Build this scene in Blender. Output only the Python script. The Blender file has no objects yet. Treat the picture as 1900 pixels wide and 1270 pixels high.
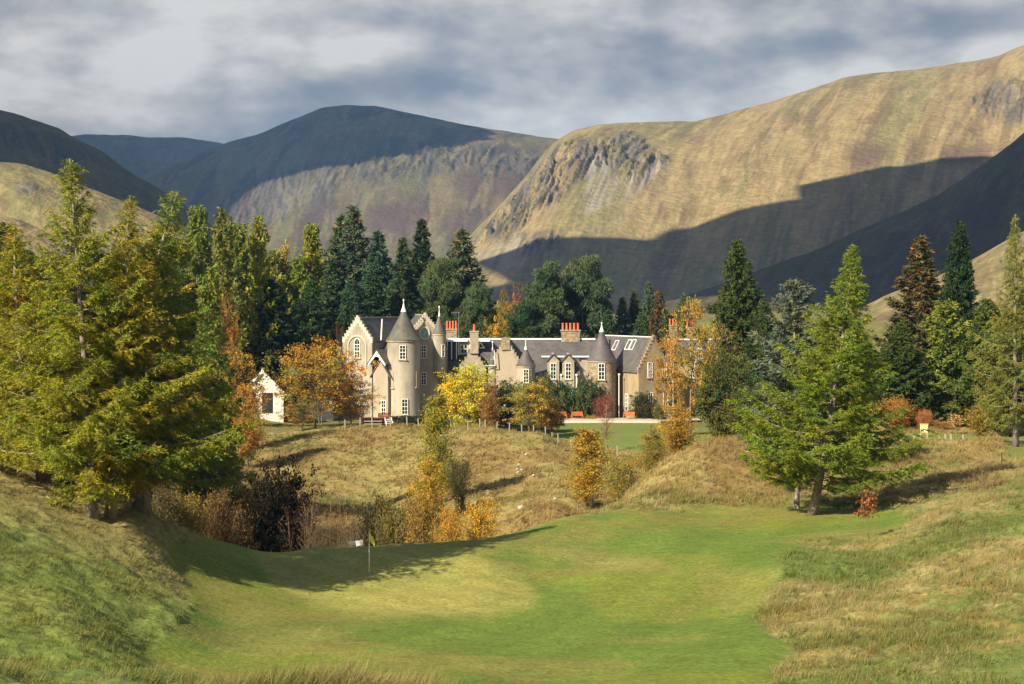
import bpy, bmesh, math, random
import numpy as np
from mathutils import Vector, Matrix

random.seed(7)
R = np.random.default_rng(7)
scene = bpy.context.scene
C = scene.collection
PI = math.pi

# ------------------------------------------------------------------ camera
F, HZ, ZC = 3200.0, 560.0, 20.0           # focal length and horizon row in photo pixels, eye height
cam = bpy.data.cameras.new('camera')
cam.sensor_width = 36.0
cam.lens = 36.0 * F / 1900.0
cam.shift_y = -(635.0 - HZ) / 1900.0
cam.clip_start, cam.clip_end = 0.5, 30000
camo = bpy.data.objects.new('camera', cam)
camo.location = (0, 0, ZC)
camo.rotation_euler = (math.radians(90), 0, 0)
C.objects.link(camo)
scene.camera = camo

# ------------------------------------------------------------------ sun, sky, exposure
SUN_EL = math.radians(35)
SUN_TH = math.radians(45)                 # degrees left of straight behind the camera
S = Vector((-math.sin(SUN_TH) * math.cos(SUN_EL), -math.cos(SUN_TH) * math.cos(SUN_EL), math.sin(SUN_EL)))
sun = bpy.data.lights.new('sun', 'SUN')
sun.energy = 5.0
sun.angle = math.radians(0.5)
sun.color = (1.0, 0.88, 0.66)
suno = bpy.data.objects.new('sun', sun)
suno.rotation_euler = S.to_track_quat('Z', 'Y').to_euler()
suno.location = (-60, -60, 90)
C.objects.link(suno)

scene.view_settings.view_transform = 'Standard'
scene.view_settings.look = 'None'
scene.view_settings.exposure = 1.12
scene.view_settings.gamma = 1.0
scene.view_settings.use_curve_mapping = False
scene.render.resolution_x, scene.render.resolution_y = 1024, 684


class NT:
    """tiny node-tree helper"""
    def __init__(self, tree):
        self.t = tree
        tree.nodes.clear()

    def n(self, typ, **kw):
        nd = self.t.nodes.new(typ)
        for k, v in kw.items():
            if k.startswith('i_'):
                nd.inputs[k[2:].replace('_', ' ')].default_value = v
            else:
                setattr(nd, k, v)
        return nd

    def l(self, a, b):
        self.t.links.new(a, b)

    def noise(self, vec, scale, detail=4, rough=.55, dist=0.0):
        nd = self.n('ShaderNodeTexNoise')
        nd.inputs['Scale'].default_value = scale
        nd.inputs['Detail'].default_value = detail
        nd.inputs['Roughness'].default_value = rough
        nd.inputs['Distortion'].default_value = dist
        if vec is not None:
            self.l(vec, nd.inputs['Vector'])
        return nd.outputs['Fac']

    def ramp(self, fac, stops):
        nd = self.n('ShaderNodeValToRGB')
        cr = nd.color_ramp
        while len(cr.elements) < len(stops):
            cr.elements.new(0.5)
        for e, (p, c) in zip(cr.elements, stops):
            e.position = p
            e.color = (c, c, c, 1) if not hasattr(c, '__len__') else (*c, 1)
        self.l(fac, nd.inputs['Fac'])
        return nd.outputs['Color']

    def mix(self, fac, a, b, mode='MIX'):
        nd = self.n('ShaderNodeMix', data_type='RGBA', blend_type=mode)
        for sock, v in ((nd.inputs[0], fac), (nd.inputs[6], a), (nd.inputs[7], b)):
            if hasattr(v, 'links'):
                self.l(v, sock)
            elif hasattr(v, '__len__'):
                sock.default_value = (*v, 1) if len(v) == 3 else v
            else:
                sock.default_value = v
        return nd.outputs[2]

    def math(self, op, a, b=0.0, c=None):
        nd = self.n('ShaderNodeMath', operation=op)
        for i, v in enumerate((a, b) if c is None else (a, b, c)):
            if hasattr(v, 'links'):
                self.l(v, nd.inputs[i])
            else:
                nd.inputs[i].default_value = v
        return nd.outputs[0]

    def scalevec(self, vec, s):
        nd = self.n('ShaderNodeMapping')
        nd.inputs['Scale'].default_value = s
        self.l(vec, nd.inputs['Vector'])
        return nd.outputs['Vector']


world = bpy.data.worlds.new('World')
scene.world = world
world.use_nodes = True
w = NT(world.node_tree)
sky = w.n('ShaderNodeTexSky', sky_type='NISHITA')
sky.sun_disc = False
sky.sun_elevation = SUN_EL
sky.sun_rotation = math.atan2(S.x, S.y)
bg1 = w.n('ShaderNodeBackground')
bg1.inputs['Strength'].default_value = 0.06
w.l(sky.outputs['Color'], bg1.inputs['Color'])
tc = w.n('ShaderNodeTexCoord')
dirv = tc.outputs['Generated']
sep = w.n('ShaderNodeSeparateXYZ')
w.l(dirv, sep.inputs[0])
el = sep.outputs['Z']
# lumpy cloud deck: density noise, lit from above-left by comparing it with itself a little higher up
vA = w.scalevec(dirv, (3.3, 3.3, 7.0))
off = w.n('ShaderNodeVectorMath', operation='ADD')
w.l(vA, off.inputs[0]); off.inputs[1].default_value = (-.05, 0, .09)
nA = w.noise(vA, 1.5, 12, .52, .0)
nB = w.noise(off.outputs[0], 1.5, 12, .52, .0)
v2 = w.scalevec(dirv, (1.5, 1.5, 13.0))
n2 = w.noise(v2, 1.7, 2, .45)
elr = w.ramp(el, [(0.03, 0.0), (0.185, 1.0)])
lit = w.math('SUBTRACT', nA, nB)
s0 = w.math('MULTIPLY_ADD', lit, 2.6, -0.03)
s1 = w.math('MULTIPLY_ADD', nA, 0.75, s0)
s2 = w.math('MULTIPLY_ADD', n2, 0.55, s1)
s3 = w.math('MULTIPLY_ADD', elr, 0.34, s2)
ccol = w.ramp(s3, [(0.42, (0.26, 0.28, 0.315)), (0.56, (0.34, 0.35, 0.37)), (0.68, (0.46, 0.452, 0.445)),
                   (0.82, (0.64, 0.61, 0.565)), (1.0, (0.90, 0.86, 0.79))])
bg2 = w.n('ShaderNodeBackground')
w.l(ccol, bg2.inputs['Color'])
bg2.inputs['Strength'].default_value = 0.42
mixs = w.n('ShaderNodeMixShader')
w.l(w.ramp(el, [(0.16, 0.94), (0.45, 0.22)]), mixs.inputs[0])
w.l(bg1.outputs[0], mixs.inputs[1])
w.l(bg2.outputs[0], mixs.inputs[2])
wo = w.n('ShaderNodeOutputWorld')
w.l(mixs.outputs[0], wo.inputs['Surface'])


# ------------------------------------------------------------------ generic helpers
def tag(o, label=None, cat=None, group=None, kind=None):
    if label: o['label'] = label
    if cat: o['category'] = cat
    if group: o['group'] = group
    if kind: o['kind'] = kind
    return o


def empty(name, loc=(0, 0, 0), rz=0.0, label=None, cat=None, group=None):
    o = bpy.data.objects.new(name, None)
    o.empty_display_size = .3
    o.location = loc
    o.rotation_euler = (0, 0, rz)
    C.objects.link(o)
    return tag(o, label, cat, group)


def X(px, Y): return (px - 950.0) * Y / F
def Z(py, Y): return ZC - (py - HZ) * Y / F
def P(px, py, Y): return Vector((X(px, Y), Y, Z(py, Y)))


def fast_mesh(name, verts, faces, mat=None, col=None, smooth=False):
    """verts (n,3), faces (m,k) int array; col (n,3|4) point colours"""
    verts = np.asarray(verts, dtype=np.float32)
    faces = np.asarray(faces, dtype=np.int32)
    me = bpy.data.meshes.new(name)
    k = faces.shape[1]
    me.vertices.add(len(verts))
    me.vertices.foreach_set('co', verts.ravel())
    me.loops.add(faces.size)
    me.loops.foreach_set('vertex_index', faces.ravel())
    me.polygons.add(len(faces))
    me.polygons.foreach_set('loop_start', np.arange(0, faces.size, k, dtype=np.int32))
    me.polygons.foreach_set('loop_total', np.full(len(faces), k, dtype=np.int32))
    if smooth:
        me.polygons.foreach_set('use_smooth', np.ones(len(faces), dtype=bool))
    me.update(calc_edges=True)
    if col is not None:
        col = np.asarray(col, dtype=np.float32)
        if col.shape[1] == 3:
            col = np.hstack([col, np.ones((len(col), 1), np.float32)])
        a = me.color_attributes.new('col', 'FLOAT_COLOR', 'POINT')
        a.data.foreach_set('color', col.ravel())
    if mat: me.materials.append(mat)
    return me


def link(name, me, parent=None, loc=None):
    o = bpy.data.objects.new(name, me)
    C.objects.link(o)
    if parent: o.parent = parent
    if loc is not None: o.location = loc
    return o


class MB:
    """collects solids into one mesh"""
    def __init__(self):
        self.v, self.f = [], []

    def poly(self, vs, fs):
        b = len(self.v)
        self.v += [tuple(p) for p in vs]
        self.f += [tuple(b + i for i in q) for q in fs]

    def box(self, c, s, rz=0.0, M=None):
        hx, hy, hz = s[0] / 2, s[1] / 2, s[2] / 2
        vs = [Vector((x, y, z)) for z in (-hz, hz) for y in (-hy, hy) for x in (-hx, hx)]
        m = M if M is not None else Matrix.Rotation(rz, 3, 'Z')
        c = Vector(c)
        self.poly([m @ v + c for v in vs], [(0, 2, 3, 1), (4, 5, 7, 6), (0, 1, 5, 4), (2, 6, 7, 3), (0, 4, 6, 2), (1, 3, 7, 5)])

    def lathe(self, c, prof, n=24, cap=True, a0=0.0):
        """prof: list of (r, z)"""
        vs, fs = [], []
        for r, z in prof:
            for i in range(n):
                a = a0 + 2 * PI * i / n
                vs.append((c[0] + r * math.cos(a), c[1] + r * math.sin(a), c[2] + z))
        for j in range(len(prof) - 1):
            for i in range(n):
                k = (i + 1) % n
                fs.append((j * n + i, j * n + k, (j + 1) * n + k, (j + 1) * n + i))
        if cap:
            fs.append(tuple(reversed(range(n))))
            fs.append(tuple((len(prof) - 1) * n + i for i in range(n)))
        self.poly(vs, fs)

    def tube(self, pts, rad, n=6):
        pts = [Vector(p) for p in pts]
        vs, fs = [], []
        for j, p in enumerate(pts):
            d = (pts[min(j + 1, len(pts) - 1)] - pts[max(j - 1, 0)]).normalized()
            u = d.cross(Vector((0.31, 0.95, 0.05))).normalized()
            v = d.cross(u)
            r = rad[j] if hasattr(rad, '__len__') else rad
            for i in range(n):
                a = 2 * PI * i / n
                vs.append(p + (u * math.cos(a) + v * math.sin(a)) * r)
        for j in range(len(pts) - 1):
            for i in range(n):
                k = (i + 1) % n
                fs.append((j * n + i, j * n + k, (j + 1) * n + k, (j + 1) * n + i))
        fs.append(tuple(reversed(range(n))))
        fs.append(tuple((len(pts) - 1) * n + i for i in range(n)))
        self.poly(vs, fs)

    def build(self, name, mat, parent=None, smooth=False, bevel=0.0, label=None):
        me = bpy.data.meshes.new(name)
        me.from_pydata(self.v, [], self.f)
        bm = bmesh.new()
        bm.from_mesh(me)
        bmesh.ops.recalc_face_normals(bm, faces=bm.faces)
        bm.to_mesh(me)
        bm.free()
        me.materials.append(mat)
        if smooth:
            for p in me.polygons: p.use_smooth = True
            try:
                me.set_sharp_from_angle(angle=math.radians(40))
            except Exception:
                pass
        o = link(name, me, parent)
        if bevel:
            b = o.modifiers.new('bevel', 'BEVEL')
            b.width = bevel
            b.segments = 2
        if label: o['label'] = label
        return o


HAZE = 0.00007
# ---- numpy value noise
def _hash(ix, iy, seed):
    h = (ix * 374761393 + iy * 668265263 + seed * 974634777) & 0x7fffffff
    h = ((h ^ (h >> 13)) * 1274126177) & 0x7fffffff
    h = (h ^ (h >> 16)) & 0xffffff
    return h / float(0xffffff)


def vnoise(x, y, seed=0):
    x = np.asarray(x, dtype=np.float64); y = np.asarray(y, dtype=np.float64)
    ix = np.floor(x).astype(np.int64); iy = np.floor(y).astype(np.int64)
    fx = x - ix; fy = y - iy
    fx = fx * fx * fx * (fx * (fx * 6 - 15) + 10); fy = fy * fy * fy * (fy * (fy * 6 - 15) + 10)
    a = _hash(ix, iy, seed); b = _hash(ix + 1, iy, seed)
    c = _hash(ix, iy + 1, seed); d = _hash(ix + 1, iy + 1, seed)
    return (a * (1 - fx) + b * fx) * (1 - fy) + (c * (1 - fx) + d * fx) * fy


def fbm(x, y, seed=0, oct=4, gain=.5, lac=2.03, ridged=False):
    s = 0; amp = 1; tot = 0
    for i in range(oct):
        n = vnoise(x, y, seed + i * 17)
        if ridged: n = 1 - np.abs(2 * n - 1)
        s = s + n * amp; tot += amp
        amp *= gain; x = x * lac + 3.7; y = y * lac - 1.3
    return s / tot


def sstep(a, b, x):
    t = np.clip((x - a) / (b - a), 0, 1)
    return t * t * (3 - 2 * t)


def poly_mask(px, py, poly, soft):
    """soft inside-mask (0..1) of a polygon"""
    poly = np.array(poly, float)
    inside = np.zeros(px.shape, bool)
    dist = np.full(px.shape, 1e9)
    n = len(poly)
    for i in range(n):
        x1, y1 = poly[i]; x2, y2 = poly[(i + 1) % n]
        c = ((y1 > py) != (y2 > py)) & (px < (x2 - x1) * (py - y1) / ((y2 - y1) + 1e-12) + x1)
        inside ^= c
        dx, dy = x2 - x1, y2 - y1
        t = np.clip(((px - x1) * dx + (py - y1) * dy) / (dx * dx + dy * dy), 0, 1)
        dist = np.minimum(dist, np.hypot(px - x1 - t * dx, py - y1 - t * dy))
    sd = np.where(inside, dist, -dist)
    return sstep(-soft, soft, sd)


# ------------------------------------------------------------------ materials
def mat(name):
    m = bpy.data.materials.new(name)
    m.use_nodes = True
    return m, NT(m.node_tree)


def finish(t, shader, bump=None):
    o = t.n('ShaderNodeOutputMaterial')
    t.l(shader, o.inputs['Surface'])


def plain(name, base, rough=.7, var=.18, scale=6.0, bump=0.1, metallic=0.0, spec=.3, stain=None, bscale=None, stretch=(1, 1, 1)):
    m, t = mat(name)
    tcn = t.n('ShaderNodeTexCoord').outputs['Object']
    v = t.scalevec(tcn, stretch)
    f = t.noise(v, scale, 6, .6)
    fr = t.ramp(f, [(0.25, 1 - var), (0.75, 1 + var)])
    col = t.mix(1.0, base, fr, 'MULTIPLY')
    if stain:
        v2 = t.scalevec(tcn, stain.get('stretch', (1, 1, .35)))
        sf = t.ramp(t.noise(v2, stain['scale'], 5, .65), [(stain.get('lo', .48), 0.0), (stain.get('hi', .68), stain.get('amt', .6))])
        col = t.mix(sf, col, stain['color'])
    b = t.n('ShaderNodeBsdfPrincipled')
    t.l(col, b.inputs['Base Color'])
    b.inputs['Roughness'].default_value = rough
    b.inputs['Metallic'].default_value = metallic
    b.inputs['Specular IOR Level'].default_value = spec
    if bump:
        bp = t.n('ShaderNodeBump')
        bp.inputs['Strength'].default_value = bump
        bp.inputs['Distance'].default_value = .05
        t.l(t.noise(v, bscale or scale * 4, 4, .6), bp.inputs['Height'])
        t.l(bp.outputs[0], b.inputs['Normal'])
    finish(t, b.outputs[0])
    return m


M = {}
M['harl'] = plain('harling', (.36, .315, .25), .9, .10, 1.6, .25, stain=dict(scale=.55, color=(.19, .16, .12), amt=.8, lo=.42, hi=.68), bscale=14)
M['harl_pale'] = plain('pale_harling', (.36, .30, .225), .9, .08, 1.6, .2, stain=dict(scale=.5, color=(.26, .21, .16), amt=.5), bscale=14)
M['harl_brown'] = plain('brown_harling', (.33, .255, .15), .9, .12, 1.2, .25, stain=dict(scale=.45, color=(.20, .155, .09), amt=.8, lo=.45, hi=.7), bscale=14)
M['stone'] = plain('dressed_stone', (.36, .31, .23), .9, .25, 2.5, .4, stain=dict(scale=1.2, color=(.20, .16, .11), amt=.7, lo=.45, hi=.65))
M['rubble'] = plain('rubble_stone', (.32, .25, .16), .95, .4, 3.0, .7, stain=dict(scale=2.2, color=(.15, .115, .075), amt=.8, lo=.42, hi=.6, stretch=(1, 1, 1)))
M['white'] = plain('white_paint', (.80, .79, .74), .55, .05, 3, .05)
M['whitewash'] = plain('whitewashed_wall', (.74, .70, .63), .85, .08, 1.5, .2, stain=dict(scale=.8, color=(.5, .44, .36), amt=.4))
M['terracotta'] = plain('terracotta', (.55, .12, .05), .8, .2, 5, .1)
M['lead'] = plain('lead_flashing', (.62, .61, .58), .5, .1, 3, .05)
M['glass'] = plain('window_glass', (.015, .018, .022), .12, .1, 1.0, 0, spec=.6)
M['teal_face'] = plain('clock_dial', (.18, .33, .28), .5, .15, 2, 0)
M['wood_orange'] = plain('varnished_bench_wood', (.50, .13, .035), .5, .25, 7, .1, stretch=(1, 6, 6))
M['post_wood'] = plain('weathered_post_wood', (.30, .27, .21), .9, .25, 9, .3)
M['metal_grey'] = plain('grey_metal', (.35, .35, .36), .4, .08, 4, 0, metallic=.6)
M['dark_metal'] = plain('dark_metal', (.03, .03, .032), .5, .1, 4, 0)
M['yellow_board'] = plain('cream_yellow_board', (.80, .66, .30), .6, .08, 3, .05)
M['yellow_flag'] = plain('yellow_flag_cloth', (.62, .55, .05), .8, .1, 6, .1)
M['fibre_white'] = plain('white_fibreglass', (.75, .78, .70), .4, .04, 4, 0)
M['rock'] = plain('pale_rock', (.36, .33, .27), .9, .25, 3, .6)
M['car_paint'] = plain('pale_blue_car_paint', (.42, .52, .60), .3, .03, 2, 0, spec=.5)
M['rubber'] = plain('tyre_rubber', (.02, .02, .02), .9, .1, 8, .1)
M['chair_white'] = plain('white_garden_metal', (.70, .70, .67), .5, .05, 4, 0)


def slate_mat(name, c1, c2):
    m, t = mat(name)
    o = t.n('ShaderNodeTexCoord').outputs['Object']
    sp = t.n('ShaderNodeSeparateXYZ'); t.l(o, sp.inputs[0])
    w1 = t.n('ShaderNodeTexWave', wave_type='BANDS', bands_direction='Z')
    w1.inputs['Scale'].default_value = 1.15
    w1.inputs['Distortion'].default_value = .8
    w1.inputs['Detail'].default_value = 3
    w1.inputs['Detail Scale'].default_value = 3
    t.l(o, w1.inputs['Vector'])
    n = t.noise(o, .7, 6, .65)
    n2 = t.noise(t.scalevec(o, (3, 3, 6)), 1.6, 3, .6)
    col = t.mix(t.ramp(n, [(.35, 0.), (.68, 1.)]), c1, c2)
    col = t.mix(1.0, col, t.ramp(n2, [(.3, .72), (.7, 1.28)]), 'MULTIPLY')
    col = t.mix(.22, col, t.ramp(w1.outputs['Fac'], [(.1, .55), (.5, 1.)]), 'MULTIPLY')
    b = t.n('ShaderNodeBsdfPrincipled')
    t.l(col, b.inputs['Base Color'])
    b.inputs['Roughness'].default_value = .62
    b.inputs['Specular IOR Level'].default_value = .35
    bp = t.n('ShaderNodeBump')
    bp.inputs['Strength'].default_value = .35
    bp.inputs['Distance'].default_value = .04
    t.l(w1.outputs['Fac'], bp.inputs['Height'])
    t.l(bp.outputs[0], b.inputs['Normal'])
    finish(t, b.outputs[0])
    return m


M['slate'] = slate_mat('slate_roof', (.062, .060, .066), (.115, .105, .10))
M['slate_green'] = slate_mat('lichened_slate', (.060, .062, .058), (.13, .12, .085))


def attr_mat(name, rough=.95, fine=60.0, famt=.35, mid=4.0, mamt=.25, bump=.5, bdist=.08, transl=0.0, coord='Object', stretch=(1, 1, 1)):
    """base colour = stored albedo x fine grain"""
    m, t = mat(name)
    a = t.n('ShaderNodeAttribute', attribute_name='col')
    o = t.n('ShaderNodeTexCoord').outputs[coord]
    v = t.scalevec(o, stretch)
    nf = t.noise(v, fine, 3, .6)
    nm = t.noise(v, mid, 5, .6, .4)
    c = t.mix(1.0, a.outputs['Color'], t.ramp(nf, [(.25, 1 - famt), (.75, 1 + famt)]), 'MULTIPLY')
    c = t.mix(1.0, c, t.ramp(nm, [(.28, 1 - mamt), (.72, 1 + mamt)]), 'MULTIPLY')
    b = t.n('ShaderNodeBsdfPrincipled')
    t.l(c, b.inputs['Base Color'])
    b.inputs['Roughness'].default_value = rough
    b.inputs['Specular IOR Level'].default_value = .08
    if bump:
        bp = t.n('ShaderNodeBump')
        bp.inputs['Strength'].default_value = bump
        bp.inputs['Distance'].default_value = bdist
        t.l(t.math('MULTIPLY_ADD', nm, 2.0, nf), bp.inputs['Height'])
        t.l(bp.outputs[0], b.inputs['Normal'])
    finish(t, b.outputs[0])
    return m


def foliage_mat(name, transl=.3, use_obj=True):
    m, t = mat(name)
    a = t.n('ShaderNodeAttribute', attribute_name='col').outputs['Color']
    c = a
    if use_obj:
        oi = t.n('ShaderNodeObjectInfo')
        c = t.mix(1.0, a, oi.outputs['Color'], 'MULTIPLY')
    d = t.n('ShaderNodeBsdfDiffuse')
    t.l(c, d.inputs['Color'])
    tr = t.n('ShaderNodeBsdfTranslucent')
    t.l(c, tr.inputs['Color'])
    ms = t.n('ShaderNodeMixShader')
    ms.inputs[0].default_value = transl
    t.l(d.outputs[0], ms.inputs[1]); t.l(tr.outputs[0], ms.inputs[2])
    finish(t, ms.outputs[0])
    return m


M['leaf'] = foliage_mat('foliage', .30)
M['grass'] = foliage_mat('grass_blades', .25, False)
M['ground'] = attr_mat('turf_ground', fine=5.0, famt=.38, mid=1.2, mamt=.16, bump=.5, bdist=.10)
M['hill'] = attr_mat('moorland', fine=.13, famt=.24, mid=.03, mamt=.14, bump=.6, bdist=4.0)


def bark_mat(name, c1, c2):
    m, t = mat(name)
    o = t.n('ShaderNodeTexCoord').outputs['Object']
    n = t.noise(t.scalevec(o, (9, 9, 2.2)), 1.0, 5, .7)
    col = t.ramp(n, [(.35, c1), (.62, c2)])
    b = t.n('ShaderNodeBsdfPrincipled')
    t.l(col, b.inputs['Base Color'])
    b.inputs['Roughness'].default_value = .95
    bp = t.n('ShaderNodeBump'); bp.inputs['Distance'].default_value = .05; bp.inputs['Strength'].default_value = .8
    t.l(n, bp.inputs['Height']); t.l(bp.outputs[0], b.inputs['Normal'])
    finish(t, b.outputs[0])
    return m


M['bark'] = bark_mat('conifer_bark', (.09, .065, .045), (.30, .25, .19))
M['bark_pale'] = bark_mat('pale_bark', (.10, .08, .06), (.28, .24, .185))
M['moulding'] = plain('pale_moulding', (.50, .45, .36), .9, .1, 2, .1)
M['twig'] = bark_mat('brown_twigs', (.10, .06, .035), (.26, .17, .10))

# ------------------------------------------------------------------ ground heights
VIS = [  # (px, py, Y) of visible ground
    (-200, 840, 88), (0, 870, 88), (100, 918, 86), (170, 968, 82), (205, 957, 84), (262, 950, 86), (330, 992, 90), (400, 1004, 96),
    (0, 950, 76), (0, 1050, 65), (0, 1150, 55), (150, 1050, 70), (150, 1150, 58), (250, 1050, 76), (300, 1125, 68), (150, 1210, 50),
    (-300, 1100, 55), (320, 1050, 82), (362, 1130, 72), (262, 1200, 61),
    (430, 1010, 101), (600, 1012, 102), (750, 1010, 103), (850, 1004, 104), (920, 995, 106), (990, 978, 108), (1060, 960, 111),
    (500, 1060, 91), (600, 1100, 86), (685, 1063, 91), (800, 1060, 92), (900, 1080, 88), (950, 1150, 77), (700, 1150, 76.5), (500, 1130, 77),
    (420, 1180, 68), (600, 1200, 66), (600, 1255, 58), (900, 1230, 62), (1100, 1150, 76), (1200, 1230, 62), (1400, 1200, 64), (1450, 1270, 55),
    (950, 1270, 57), (1000, 1050, 94), (1100, 1000, 103), (1100, 1080, 88), (1250, 952, 116), (1450, 947, 118), (1510, 958, 114), (1620, 962, 110),
    (1250, 1020, 97), (1300, 1065, 89), (1350, 1110, 82), (1450, 1050, 88), (1600, 1030, 91), (1700, 955, 106), (1800, 930, 108), (1900, 905, 106),
    (1900, 1000, 86), (1900, 1100, 70), (1700, 1100, 76), (1900, 1200, 58), (1600, 1200, 63), (1700, 1265, 52), (2200, 1100, 66), (2200, 900, 100),
    # mound and right bank
    (1350, 820, 148), (1280, 835, 148), (1210, 878, 145), (1250, 938, 122), (1150, 935, 126), (1400, 838, 146), (1440, 865, 142), (1350, 890, 134),
    (1450, 930, 124), (1560, 880, 134), (1600, 930, 120), (1650, 850, 145), (1700, 880, 130), (1700, 817, 158), (1780, 815, 160), (1850, 850, 140), (1900, 865, 135),
    (2200, 800, 160),
    # far bank
    (500, 930, 174), (600, 930, 180), (600, 870, 194), (560, 832, 204), (650, 800, 214), (750, 795, 214), (700, 870, 196), (700, 930, 183),
    (850, 900, 182), (850, 955, 162), (850, 845, 198), (830, 800, 212), (900, 797, 210), (950, 868, 188), (950, 930, 166), (1000, 806, 206), (1050, 832, 202),
    (1040, 880, 180), (1030, 940, 150), (500, 870, 195), (470, 812, 218), (400, 800, 218),
    # foreground lip
    (0, 1252, 28), (200, 1254, 28), (400, 1264, 28), (600, 1278, 28), (900, 1300, 28), (1300, 1335, 28), (1900, 1335, 28), (-300, 1245, 28),
    (200, 1290, 40), (0, 1270, 40), (600, 1305, 41), (1200, 1315, 42), (1900, 1300, 43),
]
HID = [  # (px, Y, z)
    (0, 140, 7), (200, 130, 4), (350, 125, 1), (-400, 140, 9), (200, 104, 7.0), (300, 108, 4.5), (0, 110, 9.5),
    (450, 112, 2.5), (600, 113, 2), (750, 114, 2), (880, 117, 1.8), (980, 120, 2.5), (1060, 125, 3),
    (450, 130, -2), (600, 130, -3), (750, 130, -3), (900, 132, -2), (1000, 135, 0), (1080, 145, .8), (600, 150, -3), (800, 150, -2.5), (450, 150, -1.5), (300, 160, 1),
    (1130, 160, 1.0), (1200, 172, 2.0), (1300, 178, 4.6), (1100, 185, 1.2), (1200, 192, 2.1), (1450, 170, 6),
    (1000, 215, 2.2), (1100, 207, 2.2), (1220, 207, 2.3), (1320, 207, 3.0), (1000, 235, 2.2), (1100, 230, 2.2), (1220, 230, 2.2), (1320, 230, 2.3), (1050, 253, 2.2), (1200, 253, 2.2), (900, 235, 2.6), (760, 235, 2.5),
    (600, 245, 2.4), (600, 268, 2.2), (750, 255, 2.2), (900, 262, 2.2), (1050, 268, 2.2), (1200, 266, 2.2), (1400, 262, 2.5), (600, 290, 2.5), (900, 290, 2.5), (1300, 290, 2.8),
    (480, 245, 3.2), (480, 280, 4), (300, 200, 6), (0, 200, 12), (-400, 200, 18), (300, 260, 10), (0, 280, 20), (-400, 280, 27), (300, 340, 17), (0, 360, 26), (-400, 360, 34),
    (500, 340, 9), (800, 340, 4.5), (1100, 340, 4), (1400, 340, 5), (800, 600, 8), (1100, 600, 8), (500, 600, 14), (0, 700, 35), (-400, 700, 50),
    (1500, 205, 5.6), (1500, 262, 4), (1700, 205, 6.5), (1900, 175, 7), (1900, 250, 8), (2300, 250, 12), (1700, 320, 8), (1900, 400, 14), (1500, 450, 8), (1900, 700, 22), (2300, 500, 30),
    (0, 1200, 15), (950, 1200, 10), (1900, 1200, 20), (0, 3000, 5), (950, 3000, 0), (1900, 3000, 5), (0, 7000, 0), (950, 7000, 0), (1900, 7000, 0),
]
for _p in (-400, 300, 950, 1600, 2300):
    HID += [(_p, 22, 14.75), (_p, 15, 16.3), (_p, 10, 17.3), (_p, 5, 18.3)]
_cp = np.array([(p, Y, ZC - (q - HZ) * Y / F) for p, q, Y in VIS] + HID, float)


def _ab(px, Y):
    return np.stack([np.clip(px, -700, 2600) / 300.0, np.log(np.clip(Y, 5, 9000)) * 3.2], -1)


def _tps(r2):
    return 0.5 * r2 * np.log(r2 + 1e-9)


_A = _ab(_cp[:, 0], _cp[:, 1])
_n = len(_A)
_K = _tps(((_A[:, None, :] - _A[None]) ** 2).sum(-1)) + np.eye(_n) * 0.004
_Pm = np.hstack([np.ones((_n, 1)), _A])
_L = np.block([[_K, _Pm], [_Pm.T, np.zeros((3, 3))]])
_sol = np.linalg.solve(_L, np.concatenate([_cp[:, 2], np.zeros(3)]))


def base_z(x, Y):
    x = np.atleast_1d(np.asarray(x, float)); Y = np.atleast_1d(np.asarray(Y, float))
    shp = x.shape
    x = x.ravel(); Y = Y.ravel()
    px = 950 + F * x / np.maximum(Y, 8)
    a = _ab(px, Y)
    out = np.empty(len(x))
    for i in range(0, len(x), 40000):
        q = a[i:i + 40000]
        r2 = (q[:, None, 0] - _A[None, :, 0]) ** 2 + (q[:, None, 1] - _A[None, :, 1]) ** 2
        out[i:i + 40000] = _tps(r2) @ _sol[:_n] + _sol[_n] + q @ _sol[_n + 1:]
    return out.reshape(shp)


FAIR = [(318, 1008), (318, 1050), (345, 1085), (362, 1128), (330, 1165), (262, 1203), (235, 1260), (180, 1420), (1440, 1420), (1430, 1262),
        (1468, 1215), (1425, 1165), (1400, 1138), (1430, 1105), (1450, 1070), (1440, 1035), (1500, 1005), (1640, 1000), (1700, 965), (1650, 942), (1450, 938), (1250, 944), (1100, 953),
        (1000, 972), (900, 990), (800, 990), (430, 990)]
GREEN = [(470, 1020), (500, 1085), (570, 1118), (650, 1138), (760, 1146), (900, 1146), (985, 1130), (1003, 1108), (985, 1085), (930, 1060), (890, 1035), (840, 1015), (760, 1018), (640, 1012), (520, 1012)]
LAWN = [(1015, 783), (1215, 783), (1330, 800), (1330, 836), (1180, 838), (1060, 822), (1030, 810)]


def masks(x, Y, z):
    px = 950 + F * x / np.maximum(Y, 5)
    py = HZ + F * (ZC - z) / np.maximum(Y, 5)
    wob = (fbm(x * .5, Y * .5, 5, 3) - .5) * 22
    fair = poly_mask(px + wob, py + wob * .35, FAIR, np.where(px > 1250, 16., 7.)) * (Y > 44) * (Y < 124) * (1 - sstep(108, 112, Y) * (px < 1050))
    green = poly_mask(px + wob * 1.2, py + wob * .5, GREEN, 13) * (Y > 60) * (Y < 106)
    lawn = poly_mask(px, py, LAWN, 3) * (Y > 195) * (Y < 258)
    right = sstep(1840, 1880, px) * (Y > 140) * (Y < 190)
    strip = poly_mask(px, py, [(1660, 806), (1860, 806), (1860, 818), (1660, 818)], 3) * (Y > 145) * (Y < 185)
    return px, py, fair, green, np.maximum(lawn, np.maximum(right * .8, strip))


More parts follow.
